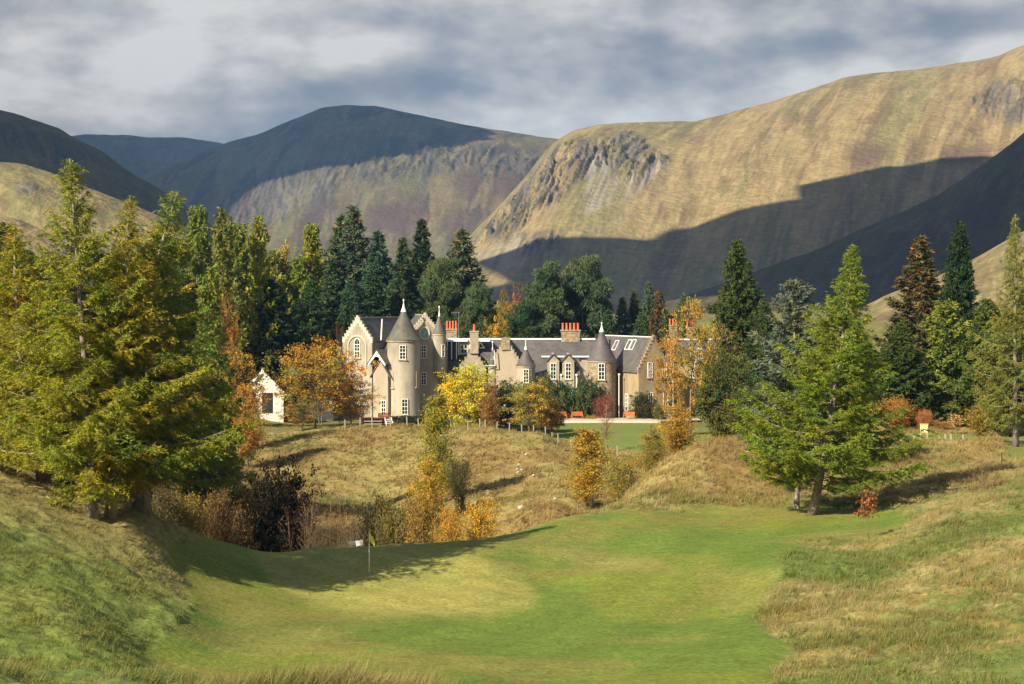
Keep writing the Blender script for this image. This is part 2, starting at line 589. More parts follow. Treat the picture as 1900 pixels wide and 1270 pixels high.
def ground_z(x, Y, rough=True):
    z = base_z(x, Y)
    x = np.atleast_1d(np.asarray(x, float)); Y = np.atleast_1d(np.asarray(Y, float))
    _, _, fair, green, lawn = masks(x, Y, z)
    mown = np.clip(fair + green + lawn, 0, 1)
    flat = ((Y > 240) & (Y < 300)).astype(float)
    z = z + (fbm(x * .16, Y * .16, 11, 3) - .5) * (0.8 - .45 * ((x < -8) & (Y < 96))) * (1 - flat) * (1 - .55 * mown) * np.clip((Y - 20) / 25, 0, 1)
    z = z + (fbm(x * .9, Y * .9, 31, 3) - .5) * 0.55 * (1 - mown) * (1 - flat * .9)
    return z


def gz(px, Y):
    return float(ground_z(X(px, Y), Y)[0])


G_STRAW = np.array((.240, .200, .084)); G_OLIVE = np.array((.120, .125, .038)); G_GREEN = np.array((.080, .125, .028))
G_FAIR = np.array((.135, .162, .028)); G_PUTT = np.array((.235, .222, .060)); G_BROWN = np.array((.19, .105, .035))
G_RUST = np.array((.18, .14, .045)); G_LAWN = np.array((.130, .165, .045))


def lerp(a, b, t):
    return a + (b - a) * t[..., None]


def rough_col(x, Y, px):
    a = fbm(x * .22, Y * .14, 41, 4); b = fbm(x * .5, Y * .3, 57, 4); c = fbm(x * 1.6, Y * 1.0, 71, 3)
    g = np.broadcast_to(G_STRAW, x.shape + (3,)).copy()
    g = lerp(g, G_OLIVE, sstep(.42, .62, a))
    g = lerp(g, G_RUST, sstep(.52, .66, b) * .7)
    g = lerp(g, G_GREEN, sstep(.50, .68, c) * .5)
    g = lerp(g, G_GREEN, sstep(.46, .60, fbm(x * .13, Y * .10, 83, 3)) * sstep(120, 100, Y) * .75)
    g = lerp(g, np.array((.27, .215, .09)), sstep(66, 74, Y) * sstep(104, 96, Y) * sstep(430, 330, px) * sstep(.3, .5, fbm(x * .3, Y * .3, 99, 3) + .1) * .7)
    # left bank is greener towards the camera, right bank too
    near = sstep(84, 68, Y) * sstep(.26, .40, fbm(x * .12, Y * .12, 91, 3) + .08) * sstep(600, 350, px)
    g = lerp(g, np.array((.118, .152, .034)), near * .85 * sstep(34, 40, Y))
    g = lerp(g, np.array((.27, .205, .078)), sstep(112, 135, Y) * sstep(225, 210, Y) * sstep(.34, .60, fbm(x * .12, Y * .09, 97, 4) + .06) * .6)
    g = lerp(g, np.array((.17, .105, .04)), sstep(120, 135, Y) * sstep(.50, .62, fbm(x * .17, Y * .12, 103, 4)) * .6)
    g = lerp(g, G_OLIVE, (Y > 222) * .6)
    return g


def ground_cols(x, Y, z):
    px, py, fair, green, lawn = masks(x, Y, z)
    g = rough_col(x, Y, px)
    f = np.broadcast_to(G_FAIR, x.shape + (3,)).copy()
    n = fbm(x * .13, Y * .10, 101, 5)
    f = lerp(f, np.array((.102, .148, .026)), sstep(.45, .6, n))
    f = lerp(f, np.array((.21, .16, .055)), sstep(.54, .68, fbm(x * .10, Y * .13, 121, 5)) * .4)
    f = lerp(f, np.array((.21, .185, .06)), poly_mask(px, py, [(1000, 1020), (1080, 1012), (1220, 1040), (1260, 1065), (1180, 1062), (1060, 1045)], 16) * .7)
    f = lerp(f, np.array((.19, .14, .05)), poly_mask(px, py, [(330, 1060), (400, 1075), (560, 1135), (760, 1150), (700, 1165), (480, 1160), (380, 1120)], 14) * .35)
    f = lerp(f, np.array((.17, .16, .045)), sstep(.35, .7, poly_mask(px, py, [(1290, 1050), (1440, 1060), (1450, 1110), (1350, 1140), (1300, 1110)], 20)) * .5)
    p = np.broadcast_to(G_PUTT, x.shape + (3,)).copy()
    ang = math.radians(35)
    f = f * (1 + .045 * np.clip(np.sin((x * .94 - Y * .34) * 2 * PI / 4.6) * 3, -1, 1))[..., None]
    st = np.sin((x * math.cos(ang) + Y * math.sin(ang)) * 2 * PI / 2.2)
    p = p * (1 + .055 * np.clip(st * 3, -1, 1))[..., None]
    p = lerp(p, np.array((.155, .18, .045)), sstep(.45, .62, fbm(x * .25, Y * .3, 141, 4)) * .4)
    g = lerp(g, f, fair)
    g = lerp(g, p, green)
    g = lerp(g, G_LAWN, lawn)
    return g, fair, green, lawn


def build_ground():
    Yr = np.concatenate([np.linspace(-30, 25, 40)[:-1], np.geomspace(25, 270, 620)[:-1], np.geomspace(270, 9000, 130)])
    t = np.concatenate([np.linspace(-1.6, -.34, 50)[:-1], np.linspace(-.34, .34, 540)[:-1], np.linspace(.34, 1.6, 50)])
    YY, TT = np.meshgrid(Yr, t, indexing='ij')
    XX = TT * (np.maximum(YY, 0) + 22)
    ZZ = ground_z(XX, YY)
    cols, *_ = ground_cols(XX, YY, base_z(XX, YY))
    nr, nc = XX.shape
    idx = np.arange(nr * nc).reshape(nr, nc)
    f = np.stack([idx[:-1, :-1], idx[:-1, 1:], idx[1:, 1:], idx[1:, :-1]], -1).reshape(-1, 4)
    me = fast_mesh('ground', np.stack([XX, YY, ZZ], -1).reshape(-1, 3), f, M['ground'], cols.reshape(-1, 3), True)
    tag(link('ground', me), 'golf course turf and rough grass banks of the valley', 'ground', kind='structure')


build_ground()

# ------------------------------------------------------------------ hills
H_STRAW = np.array((.215, .164, .082)); H_OLIVE = np.array((.150, .140, .062)); H_BROWN = np.array((.135, .095, .055))
H_ROCK = np.array((.112, .102, .092)); H_SCREE = np.array((.215, .195, .165)); H_DARK = np.array((.050, .048, .036))
HILLS = {}


def hill(name, label, sky, yr, y0, pyf, seed, amp, rough=1.0, tone=0.0, rocks=(), screes=(), heath=(), skew=0.0, olive=0.0, mottle=0.0, step=3, rows=260, pw=1.15):
    sky = np.array(sky, float)
    px = np.arange(sky[0, 0], sky[-1, 0] + 1, step)
    k = np.interp(px, sky[:, 0], sky[:, 1])
    ker = np.hanning(13); ker /= ker.sum()
    k = np.convolve(np.pad(k, 6, mode='edge'), ker, mode='valid')
    k = k + (fbm(px / 35., px * 0 + seed, seed, 4) - .5) * 3.2 * rough
    Yr = np.interp(px, [p for p, _ in yr], [q for _, q in yr])
    Y0 = np.interp(px, [p for p, _ in y0], [q for _, q in y0])
    t = np.concatenate([np.linspace(0, 1, rows), 1 + np.linspace(.03, .8, 16)])
    T, PX = np.meshgrid(t, px, indexing='ij')
    YY = Y0 + (Yr - Y0) * T
    zr = ZC - (k - HZ) * Yr / F
    z0 = ZC - (pyf - HZ) * Y0 / F
    s = np.where(T <= 1, np.sin(np.clip(T, 0, 1) * PI / 2) ** pw, 1 - (T - 1) ** 1.6 * 1.1)
    ZZ = z0 + (zr - z0) * s
    env = np.clip(T, 0, 1) ** .5 * np.clip((1 - T) * 2.2, 0, 1) ** 1.3
    U = (PX - skew * (1 - T)) / 100.
    gul = fbm(U * 1.6, T * 1.8, seed + 3, 4, .5) - .5
    big = fbm(U * .5, T * 1.3, seed + 9, 3) - .5
    ZZ = ZZ + env * amp * (gul * .05 + big * .75)
    ZZ[0] -= 120
    PY = HZ + F * (ZC - ZZ) / YY
    wx = (fbm(U * 2, T * 4, seed + 15, 4) - .5) * .5; wy = (fbm(U * 2 + 9, T * 4, seed + 16, 4) - .5) * .25
    Uw, Tw = U + wx, T + wy
    a = fbm(Uw * .9, Tw * 2.6, seed + 21, 7, .6); b = fbm(Uw * 1.9, Tw * 4.6, seed + 33, 7, .62); c = fbm(Uw * 5, Tw * 12, seed + 45, 6, .65)
    g = np.broadcast_to(H_STRAW, PX.shape + (3,)).copy()
    g = lerp(g, H_OLIVE, np.clip(sstep(.44, .58, a) * .75 + olive, 0, 1))
    g = lerp(g, H_BROWN, sstep(.53, .61, b) * .65)
    g = lerp(g, H_OLIVE * .8, sstep(.50, .58, fbm(Uw * 1.6 + 5, Tw * 2.2, seed + 27, 7, .64)) * .65)
    g = lerp(g, H_STRAW * 1.15, sstep(.54, .64, c) * .55)
    g = g * (1 + .55 * (fbm(U * 16, T * 22, seed + 47, 4, .7) - .5))[..., None]
    st = fbm(Uw * 7, Tw * 2.6, seed + 51, 6, .66)
    g = lerp(g, H_OLIVE * .75, sstep(.52, .70, st) * .12)
    g = lerp(g, H_BROWN * .8, sstep(.56, .7, fbm(Uw * 5 + 9, Tw * 6, seed + 53, 6, .68)) * .45)
    ZZ = ZZ + env * amp * .04 * (fbm(U * 6, T * 7, seed + 57, 4, .6) - .5)
    if mottle:
        g = lerp(g, np.array((.085, .062, .048)), mottle * sstep(.46, .60, fbm(Uw * 2.4, Tw * 5, seed + 29, 7, .68)))
        g = lerp(g, H_OLIVE, mottle * .6 * sstep(.50, .62, fbm(Uw * 3.2 + 4, Tw * 6, seed + 30, 7, .64)))
    disp = np.zeros_like(ZZ)
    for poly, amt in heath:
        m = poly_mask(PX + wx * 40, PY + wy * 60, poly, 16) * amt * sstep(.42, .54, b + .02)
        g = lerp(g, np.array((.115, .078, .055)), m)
    for poly, amt in rocks:
        m = poly_mask(PX + wx * 50, PY + wy * 90, poly, 12) * amt
        r = sstep(.45, .58, fbm(Uw * 9, Tw * 15, seed + 61, 6, .72) + .02) * m
        g = lerp(g, H_ROCK, r)
        g = lerp(g, H_DARK, m * sstep(.52, .64, fbm(Uw * 14, Tw * 16, seed + 71, 5, .68)) * .9)
        disp += m * (fbm(Uw * 9, Tw * 15, seed + 81, 6, .62, ridged=True) - .4) * amp * .6
    for poly, amt in screes:
        m = poly_mask(PX, PY, poly, 6) * amt
        streak = fbm(U * 14, T * 3.0, seed + 95, 5, .65)
        g = lerp(g, H_SCREE, m * sstep(.36, .56, streak))
    ZZ = ZZ + disp * env
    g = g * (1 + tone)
    nr, nc = PX.shape
    idx = np.arange(nr * nc).reshape(nr, nc)
    f = np.stack([idx[:-1, :-1], idx[:-1, 1:], idx[1:, 1:], idx[1:, :-1]], -1).reshape(-1, 4)
    XX = (PX - 950) * YY / F
    me = fast_mesh(name, np.stack([XX, YY, ZZ], -1).reshape(-1, 3), f, M['hill'], g.reshape(-1, 3), True)
    tag(link(name, me), label, 'hill', kind='structure')
    HILLS[name] = (px, PX, PY, XX, YY, ZZ, rows)


hill('far_hill', 'low far hills toned down for shade left of the domed mountain',
     [(0, 300), (100, 262), (150, 252), (240, 252), (272, 258), (330, 256), (410, 268), (470, 285), (560, 330), (700, 400)],
     [(0, 5600), (700, 5600)], [(0, 4600), (700, 4600)], 520, 5, 60, skew=-60, step=5, rows=90, olive=.2, tone=-.35)  # negative tone puts the shade on these hills into their albedo
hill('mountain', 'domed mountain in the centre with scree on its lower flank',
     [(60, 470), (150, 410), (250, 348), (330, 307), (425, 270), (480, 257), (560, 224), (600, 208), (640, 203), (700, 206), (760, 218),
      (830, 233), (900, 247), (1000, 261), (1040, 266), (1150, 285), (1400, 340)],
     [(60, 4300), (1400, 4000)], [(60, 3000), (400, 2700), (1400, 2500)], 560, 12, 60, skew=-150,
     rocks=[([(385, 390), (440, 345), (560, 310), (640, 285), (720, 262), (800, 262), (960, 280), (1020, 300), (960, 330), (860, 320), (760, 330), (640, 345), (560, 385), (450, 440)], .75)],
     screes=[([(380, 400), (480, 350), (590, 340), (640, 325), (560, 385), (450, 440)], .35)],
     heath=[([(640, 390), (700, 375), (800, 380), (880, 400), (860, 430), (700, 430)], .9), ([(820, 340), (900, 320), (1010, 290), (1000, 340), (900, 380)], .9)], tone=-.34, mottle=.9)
hill('moor_hill', 'long sunlit moorland hill with crags filling the right',
     [(560, 640), (700, 575), (800, 505), (878, 432), (920, 392), (980, 328), (1000, 300), (1030, 268), (1060, 250), (1100, 241), (1200, 237),
      (1285, 235), (1340, 224), (1400, 209), (1500, 180), (1570, 156), (1640, 150), (1700, 148), (1800, 135), (1850, 124), (1900, 103), (2100, 60), (2500, 20)],
     [(560, 1900), (870, 2100), (1100, 2500), (1900, 3000), (2500, 3100)], [(560, 1500), (2500, 1500)], 565, 23, 48, skew=-200,
     rocks=[([(870, 450), (930, 390), (1000, 300), (1040, 265), (1110, 255), (1120, 300), (1060, 340), (1000, 400), (940, 450)], 1.0),
            ([(1120, 262), (1160, 250), (1210, 275), (1240, 300), (1200, 335), (1130, 330), (1110, 300)], 1.0),
            ([(1780, 190), (1850, 150), (1950, 130), (1950, 225), (1850, 230)], .7), ([(960, 440), (1040, 430), (1050, 470), (960, 480)], .8)],
     screes=[([(1095, 300), (1120, 290), (1135, 335), (1240, 305), (1170, 370), (1080, 400)], .95), ([(880, 470), (960, 440), (1000, 470), (930, 510)], .7),
             ([(1000, 350), (1040, 340), (1030, 370)], .7), ([(1120, 420), (1170, 395), (1160, 410), (1110, 440)], .9)],
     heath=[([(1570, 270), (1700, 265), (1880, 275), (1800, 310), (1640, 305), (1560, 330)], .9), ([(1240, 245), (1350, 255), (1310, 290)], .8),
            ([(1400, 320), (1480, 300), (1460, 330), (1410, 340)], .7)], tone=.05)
hill('shaded_spur', 'near spur, shade put into its dark colour, falling from the right edge into the valley',
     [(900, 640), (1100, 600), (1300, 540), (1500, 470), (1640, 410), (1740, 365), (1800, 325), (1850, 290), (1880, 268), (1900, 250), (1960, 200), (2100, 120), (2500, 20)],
     [(900, 1250), (2500, 1600)], [(900, 1000), (2500, 1050)], 640, 35, 22, skew=-200, olive=.6, tone=-.6,  # tone lowers the albedo to deepen the spur's shade
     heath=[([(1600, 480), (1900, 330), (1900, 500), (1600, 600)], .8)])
hill('brown_rise', 'low sunlit brown rise behind the trees on the right',
     [(1350, 680), (1450, 640), (1530, 600), (1600, 570), (1650, 545), (1720, 522), (1800, 485), (1860, 452), (1900, 430), (2100, 370), (2500, 300)],
     [(1350, 640), (2500, 800)], [(1350, 480), (2500, 480)], 700, 43, 7, skew=-100, step=5, rows=80, tone=.05,
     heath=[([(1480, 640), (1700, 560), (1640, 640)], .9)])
hill('left_hill', 'steep hill toned dark for shade at the left edge with a craggy crest',
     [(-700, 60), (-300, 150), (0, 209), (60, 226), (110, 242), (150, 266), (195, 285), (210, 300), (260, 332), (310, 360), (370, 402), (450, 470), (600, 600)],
     [(-700, 1700), (600, 1500)], [(-700, 1100), (600, 1100)], 600, 55, 26, skew=160, olive=.45, tone=-.5,  # hill's shade also put into the albedo by the low tone
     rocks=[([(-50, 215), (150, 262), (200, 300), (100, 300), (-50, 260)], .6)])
hill('left_shoulder', 'olive middle shoulder of the left hill with a lit rim',
     [(-700, 240), (-300, 270), (0, 303), (40, 305), (90, 320), (160, 348), (240, 378), (330, 415), (430, 470), (600, 560)],
     [(-700, 1050), (600, 950)], [(-700, 800), (600, 800)], 640, 65, 12, skew=100, olive=.4, step=5, rows=120,
     rocks=[([(30, 345), (70, 345), (75, 362), (30, 362)], 1.)])
hill('left_foothill', 'small pale foothill nearest on the left',
     [(-700, 330), (-300, 390), (0, 400), (40, 410), (90, 432), (150, 470), (250, 530), (500, 640)],
     [(-700, 760), (500, 700)], [(-700, 560), (500, 560)], 700, 75, 6, skew=100, step=5, rows=80)


# ------------------------------------------------------------------ unseen cloud slabs added over the valley, outlines shaped to cast the hill shadows
def shadow_cloud(name, label, hillname, poly, alt, thick=90, rag=45):
    px, PX, PY, XX, YY, ZZ, rows = HILLS[hillname]
    pts = []
    for qx, qy in poly:
        j = int(np.clip(np.searchsorted(px, qx), 0, len(px) - 1))
        col = PY[:rows, j]
        i = int(np.argmin(np.abs(col - qy)))
        p = Vector((XX[i, j], YY[i, j], ZZ[i, j]))
        if qy < col.min() - 4: p.y += 500                # reach over the crest
        pts.append(p + S * ((alt - p.z) / S.z))
    pts2 = []
    n = len(pts)
    for i in range(n):                                   # ragged rim
        a, b = pts[i], pts[(i + 1) % n]
        m = max(2, int((b - a).length / 22))
        nr = Vector((-(b - a).y, (b - a).x, 0)).normalized()
        for k in range(m):
            q = a.lerp(b, k / m)
            d = (float(fbm(q.x / (90. + rag), q.y / (90. + rag), 5, 5, .6)) - .5) * rag
            pts2.append(q + nr * d)
    c = sum(pts2, Vector()) / len(pts2)
    n = len(pts2)
    vs, fs = [], []
    for k, (sc, dz) in enumerate([(.9, -.25), (1.0, 0), (.93, .5), (.7, .85), (.35, 1.0)]):
        for p in pts2:
            q = c + (p - c) * sc
            bump = float(fbm(q.x / 120., q.y / 120., 9, 3)) * .5
            vs.append((q.x, q.y, alt + thick * (dz + (bump if k > 2 else 0))))
    for k in range(4):
        for i in range(n):
            j = (i + 1) % n
            fs.append((k * n + i, k * n + j, (k + 1) * n + j, (k + 1) * n + i))
    fs.append(tuple(range(n))[::-1]); fs.append(tuple(4 * n + i for i in range(n)))
    mb = MB(); mb.poly(vs, fs)
    tag(mb.build(name, M['shadow_cloud'], smooth=True), label, 'shadow_cloud', kind='structure')


M['shadow_cloud'] = plain('opaque_shadow_cloud', (.85, .86, .88), 1.0, .04, .01, 0, spec=0)  # opaque solid, only there to throw shadows on the hills
shadow_cloud('shadow_cloud', 'added unseen slab shaped to shade the foot of the moor hill', 'moor_hill',
      [(600, 562), (800, 560), (905, 538), (1000, 512), (1110, 483), (1170, 450), (1235, 425), (1330, 405), (1430, 392), (1530, 380), (1600, 374), (1680, 366), (1720, 374),
       (1690, 360), (1600, 352), (1590, 343), (1640, 318), (1700, 308), (1800, 300), (1900, 296), (2450, 250), (2450, 562)], 900)
shadow_cloud('shadow_cloud', 'added unseen slab shaped to shade the near spur', 'shaded_spur',
      [(1000, 615), (1200, 566), (1500, 470), (1640, 410), (1740, 350), (1800, 310), (1850, 275), (1900, 235), (2100, 110), (2450, 20), (2450, 600), (1600, 622)], 760)
shadow_cloud('shadow_cloud', 'added unseen slab shaped to shade the crown of the domed mountain', 'mountain',
      [(70, 430), (150, 380), (250, 320), (425, 240), (560, 195), (640, 175), (760, 190), (880, 215), (860, 246), (800, 252), (740, 262), (690, 280), (640, 305), (560, 312), (450, 345), (380, 400), (300, 480)], 1500, rag=520)
shadow_cloud('shadow_cloud', 'added unseen slab shaped to shade the far hills', 'far_hill',
      [(0, 270), (150, 225), (330, 228), (600, 310), (600, 420), (0, 420)], 1700)
shadow_cloud('shadow_cloud', 'added unseen slab shaped to shade the steep left hill', 'left_hill',
      [(-600, 60), (-300, 120), (0, 180), (150, 235), (260, 300), (370, 370), (450, 440), (300, 420), (0, 330), (-600, 250)], 1000)



# ------------------------------------------------------------------ haze in the glen
hz = bpy.data.materials.new('haze_air')
hz.use_nodes = True
ht = NT(hz.node_tree)
pv = ht.n('ShaderNodeVolumePrincipled')
pv.inputs['Color'].default_value = (.20, .42, .85, 1)
pv.inputs['Density'].default_value = HAZE
pv.inputs['Anisotropy'].default_value = 0.0
ho = ht.n('ShaderNodeOutputMaterial')
ht.l(pv.outputs[0], ho.inputs['Volume'])
m_ = MB()
m_.box((0, 3900, 150), (15000, 8400, 1000))
tag(m_.build('haze', hz), 'thin bluish haze in the glen', 'haze', kind='stuff')

# ------------------------------------------------------------------ the castle
BASE = 2.0
castle = empty('castle', (X(980, 270), 268, 0), 0, 'long grey tan baronial castle with slate roofs, crow-stepped gables and four cone-roofed towers', 'castle')
CO = Vector(castle.location)


class CB(MB):
    """mesh builder in world coordinates, built as a child of the castle"""
    def done(self, name, m, parent=None, **k):
        self.v = [tuple(Vector(p) - CO) for p in self.v]
        o = self.build(name, m, parent or castle, **k)
        return o


def dir2(deg):                                   # outward normal, 0 = towards the camera, positive = to the right
    a = math.radians(deg)
    return Vector((math.sin(a), -math.cos(a), 0))


def on_plane(px, py, O, n):
    r = Vector(((px - 950) / F, 1, (HZ - py) / F))
    c0 = Vector((0, 0, ZC))
    return c0 + r * ((O - c0).dot(n) / r.dot(n))


def on_cyl(px, py, c, rad):
    rx = (px - 950) / F
    a = rx * rx + 1; b = -2 * (rx * c.x + c.y); q = c.x ** 2 + c.y ** 2 - rad ** 2
    t = (-b - math.sqrt(max(0, b * b - 4 * a * q))) / (2 * a)
    p = Vector((rx * t, t, ZC + (HZ - py) / F * t))
    n = Vector((p.x - c.x, p.y - c.y, 0)).normalized()
    return p, n


def frame3(n):
    s = Vector((-n.y, n.x, 0)).normalized()      # to the right when seen from outside
    if s.x < 0 and n.y < 0: s = -s
    return s


def window(p, n, w, h, cols=2, rows=4, blind=False, arched=False, stone=True, sash=.06):
    """white sash window whose face sits just proud of the wall at p"""
    s = frame3(n)
    Mx = Matrix((s, n, Vector((0, 0, 1)))).transposed()
    if stone:
        sb = CB()
        sb.box(p + n * .05 - Vector((0, 0, h / 2 + .09)), (w + .34, .22, .16), M=Mx)
    f = CB()
    fw = .085
    if blind:
        f.box(p + n * .02, (w, .08, h), M=Mx)
        o = f.done('blind_window', M['harl_pale'])
        sb.done('sill', M['stone'], o)
        return o
    f.box(p + n * .05 + s * (w / 2 - fw / 2), (fw, .10, h), M=Mx)
    f.box(p + n * .05 - s * (w / 2 - fw / 2), (fw, .10, h), M=Mx)
    for k in (-1, 0, 1):
        f.box(p + n * .052 + Vector((0, 0, k * (h / 2 - fw / 2))), (w - 2 * fw + .004, .094 if k else .11, fw), M=Mx)
    for i in range(1, cols):
        f.box(p + n * .045 + s * (-w / 2 + w * i / cols), (sash, .06, h - 2 * fw), M=Mx)
    for j in range(1, rows):
        if j * 2 != rows:
            f.box(p + n * .047 + Vector((0, 0, -h / 2 + h * j / rows)), (w - 2 * fw, .05, sash * .8), M=Mx)
    if arched:
        pts = [p + n * .05 + s * (math.cos(a) * w / 2) + Vector((0, 0, h / 2 + math.sin(a) * w * .95)) for a in np.linspace(0, PI, 9)]
        f.tube(pts, .06, 5)
        f.tube([p + n * .05 + Vector((0, 0, h / 2)), p + n * .05 + Vector((0, 0, h / 2 + w * .85))], .03, 4)
    o = f.done('window', M['white'])
    g = CB()
    g.box(p + n * .012, (w - .03, .03, h - .03), M=Mx)
    if arched:
        g.poly([p + n * .028 + s * (math.cos(a) * w / 2) + Vector((0, 0, h / 2 + math.sin(a) * w * .9)) for a in np.linspace(0, PI, 9)], [tuple(range(9))])
    g.done('pane', M['glass'], o)
    if stone: sb.done('sill', M['stone'], o)
    return o


def rect_window(px, py, wpx, hpx, O, n, **k):
    p = on_plane(px, py, O, n)
    return window(p, n, wpx * p.y / F / max(.35, abs(n.y)), hpx * p.y / F, **k)


def round_tower(px, Y, rpx, py_eave, py_apex, py_tip, wall='harl', roof='slate', base=BASE, corbel=None, flare=1.07, cone_px=None, band=True, name='tower'):
    r = rpx * Y / F
    c = Vector((X(px, Y), Y, 0))
    ze, za, zt = Z(py_eave, Y), Z(py_apex, Y), Z(py_tip, Y)
    wl = CB()
    if corbel is None:
        wl.lathe(c, [(r * 1.02, base - .6), (r * 1.02, base + .4), (r, base + .5), (r, ze - .02)], 40)
    else:
        zc, zb = Z(corbel[0], Y), Z(corbel[1], Y)
        wl.lathe(c, [(r, zc + .05), (r, ze - .02)], 32)
    t = wl.done(name, M[wall], smooth=True)
    if corbel:
        cb = CB()
        k = zc - zb
        cb.lathe(c, [(r * .25, zb), (r * .45, zb + k * .2), (r * .48, zb + k * .35), (r * .75, zb + k * .5), (r * .78, zb + k * .7), (r * 1.05, zb + k * .82), (r * 1.08, zb + k), (r * 1.03, zb + k + .1)], 32)
        cb.done('corbel', M['stone'], t, smooth=True)
    if band:
        b = CB()
        b.lathe(c, [(r * 1.015, ze - .30), (r * 1.06, ze - .26), (r * 1.07, ze - .03), (r * 1.02, ze - .01)], 40)
        b.done('eaves_band', M['stone'], t, smooth=True)
    h = za - ze
    cr = r * flare
    rf = CB()
    prof = [(cr * .98, -.06), (cr * 1.03, 0), (cr * .90, h * .09), (cr * .72, h * .27), (cr * .52, h * .48), (cr * .32, h * .70), (cr * .15, h * .90), (.07, h)]
    rf.lathe((c.x, c.y, ze), prof, 40)
    rf.done('cone_roof', M[roof], t, smooth=True)
    fn = CB()
    k = zt - za
    rr = cr * .15
    fn.lathe((c.x, c.y, za - h * .09), [(rr * 1.12, 0), (rr * .9, h * .05), (rr * .45, h * .09 + k * .2), (rr * .3, h * .09 + k * .45), (.05, h * .09 + k * .55), (.06, h * .09 + k * .75),
                                       (.13, h * .09 + k * .82), (.13, h * .09 + k * .90), (.03, h * .09 + k)], 14)
    fn.done('finial', M['white'], t, smooth=True)
    return c, r


def gable_block(px, Y, deg, w, L, py_eave, py_ridge, wall='harl', roof='slate', steps=True, back_steps=False, base=BASE, step_side='both', ridge_mat='lead', over=.12, nst=8, stone='stone', back=True):
    """pitched-roof block; (px,Y) foot of the gable's centre line; returns gable plane (O, n)"""
    n = dir2(deg)
    s = frame3(n)
    O = Vector((X(px, Y), Y, 0))
    ze, zr = Z(py_eave, Y), Z(py_ridge, Y)
    ht = zr - ze
    wl = CB()
    def q(a, b, z): return O + s * a - n * b + Vector((0, 0, z))
    vs = []
    for b in (0, L):
        vs += [q(-w, b, base - .5), q(w, b, base - .5), q(w, b, ze), q(0, b, zr), q(-w, b, ze)]
    wl.poly(vs, [(0, 1, 2, 3, 4), (9, 8, 7, 6, 5), (0, 5, 6, 1), (1, 6, 7, 2), (2, 7, 8, 3), (3, 8, 9, 4), (4, 9, 5, 0)])
    wall_o = wl.done('wall', M[wall])
    rf = CB()
    b0, b1 = (.42 if steps else -.15), (L - .42 if back_steps else L + .15)
    sl = math.hypot(w, ht)
    for sg in (-1, 1):
        nrm = (s * sg * ht + Vector((0, 0, w))).normalized()
        e0 = q(sg * (w + over), b0, ze - over * ht / w); e1 = q(sg * (w + over), b1, ze - over * ht / w)
        r0 = q(0, b0, zr); r1 = q(0, b1, zr)
        lo, hi = nrm * .02, nrm * .15
        rf.poly([e0 + lo, e1 + lo, r1 + lo, r0 + lo, e0 + hi, e1 + hi, r1 + hi, r0 + hi],
                [(0, 1, 2, 3), (4, 7, 6, 5), (0, 4, 5, 1), (1, 5, 6, 2), (2, 6, 7, 3), (3, 7, 4, 0)])
    r_o = rf.done('roof', M[roof])
    rd = CB()
    rd.box((q(0, b0, zr) + q(0, b1, zr)) / 2 + Vector((0, 0, .17)), (.34, b1 - b0, .16), M=Matrix((s, -n, Vector((0, 0, 1)))).transposed())
    rd.done('ridge', M[ridge_mat], r_o)
    Mx = Matrix((s, -n, Vector((0, 0, 1)))).transposed()
    ends = ([0.21] if steps else []) + ([L - .21] if back_steps else [])
    for b in ends:
        cs = CB()
        th = .44
        for i in range(nst):
            f0 = i / nst
            zc = ze + ht * (f0 + 1 / nst) + .12
            for sg in (-1, 1):
                a = w * (1 - f0) - w / nst / 2
                cs.box(q(sg * a, b, (zc + zc - ht / nst - .28) / 2), (w / nst + .10, th + .01 * (i % 2), ht / nst + .30 + .0), M=Mx)
                cs.box(q(sg * a, b, zc + .04), (w / nst + .17, th + .12, .10), M=Mx)
        cs.box(q(0, b, zr + .18), (.34, th + .05, .7), M=Mx)
        cs.done('crow_steps', M[stone], wall_o)
    return O, n, s, wall_o


def chimney(px, Y, wpx, py_top, py_bot, pots, depth=.9, py_pot=None, wall='rubble', deg=0):
    n = dir2(deg); s = frame3(n)
    Mx = Matrix((s, -n, Vector((0, 0, 1)))).transposed()
    w = wpx * Y / F
    zt, zb = Z(py_top, Y), Z(py_bot, Y)
    c = Vector((X(px, Y), Y, 0))
    m = CB()
    m.box(c + Vector((0, 0, (zt + zb) / 2 - .1)), (w * .94, depth, zt - zb), M=Mx)
    m.box(c + Vector((0, 0, zt - .06)), (w * 1.06, depth + .2, .22), M=Mx)
    m.box(c + Vector((0, 0, zt - .42)), (w * 1.0, depth + .1, .12), M=Mx)
    o = m.done('chimney', M[wall], bevel=.02)
    ph = (py_top - py_pot) * Y / F
    for i in range(pots):
        a = 0 if pots == 1 else (i / (pots - 1) - .5) * w * .78
        p = CB()
        q = c + s * a + Vector((0, 0, zt + .02))
        rr = min(.19, w * .8 / max(pots, 1.6) / 2 * .92)
        p.lathe(q, [(rr * 1.1, 0), (rr * .95, .08), (rr * .85, ph * .85), (rr * 1.08, ph * .87), (rr * 1.08, ph), (rr * .7, ph), (rr * .7, ph - .2)], 12)
        p.done('chimney_pot', M['terracotta'], o, smooth=True)
    return o


def pipe(px, py0, py1, Y, r=.07):
    m = CB()
    m.tube([P(px, py0, Y), P(px, py1, Y)], r, 7)
    m.box(P(px, py0, Y), (.3, .2, .22))
    m.done('downpipe', M['white'])


def wbox(name, px0, px1, Y0, Y1, py_top, wall, base=BASE - .5, parent=None):
    m = CB()
    x0, x1 = X(px0, Y0), X(px1, Y0)
    zt = Z(py_top, Y0)
    m.box(((x0 + x1) / 2, (Y0 + Y1) / 2, (base + zt) / 2), (x1 - x0, Y1 - Y0, zt - base))
    return m.done(name, M[wall], parent)


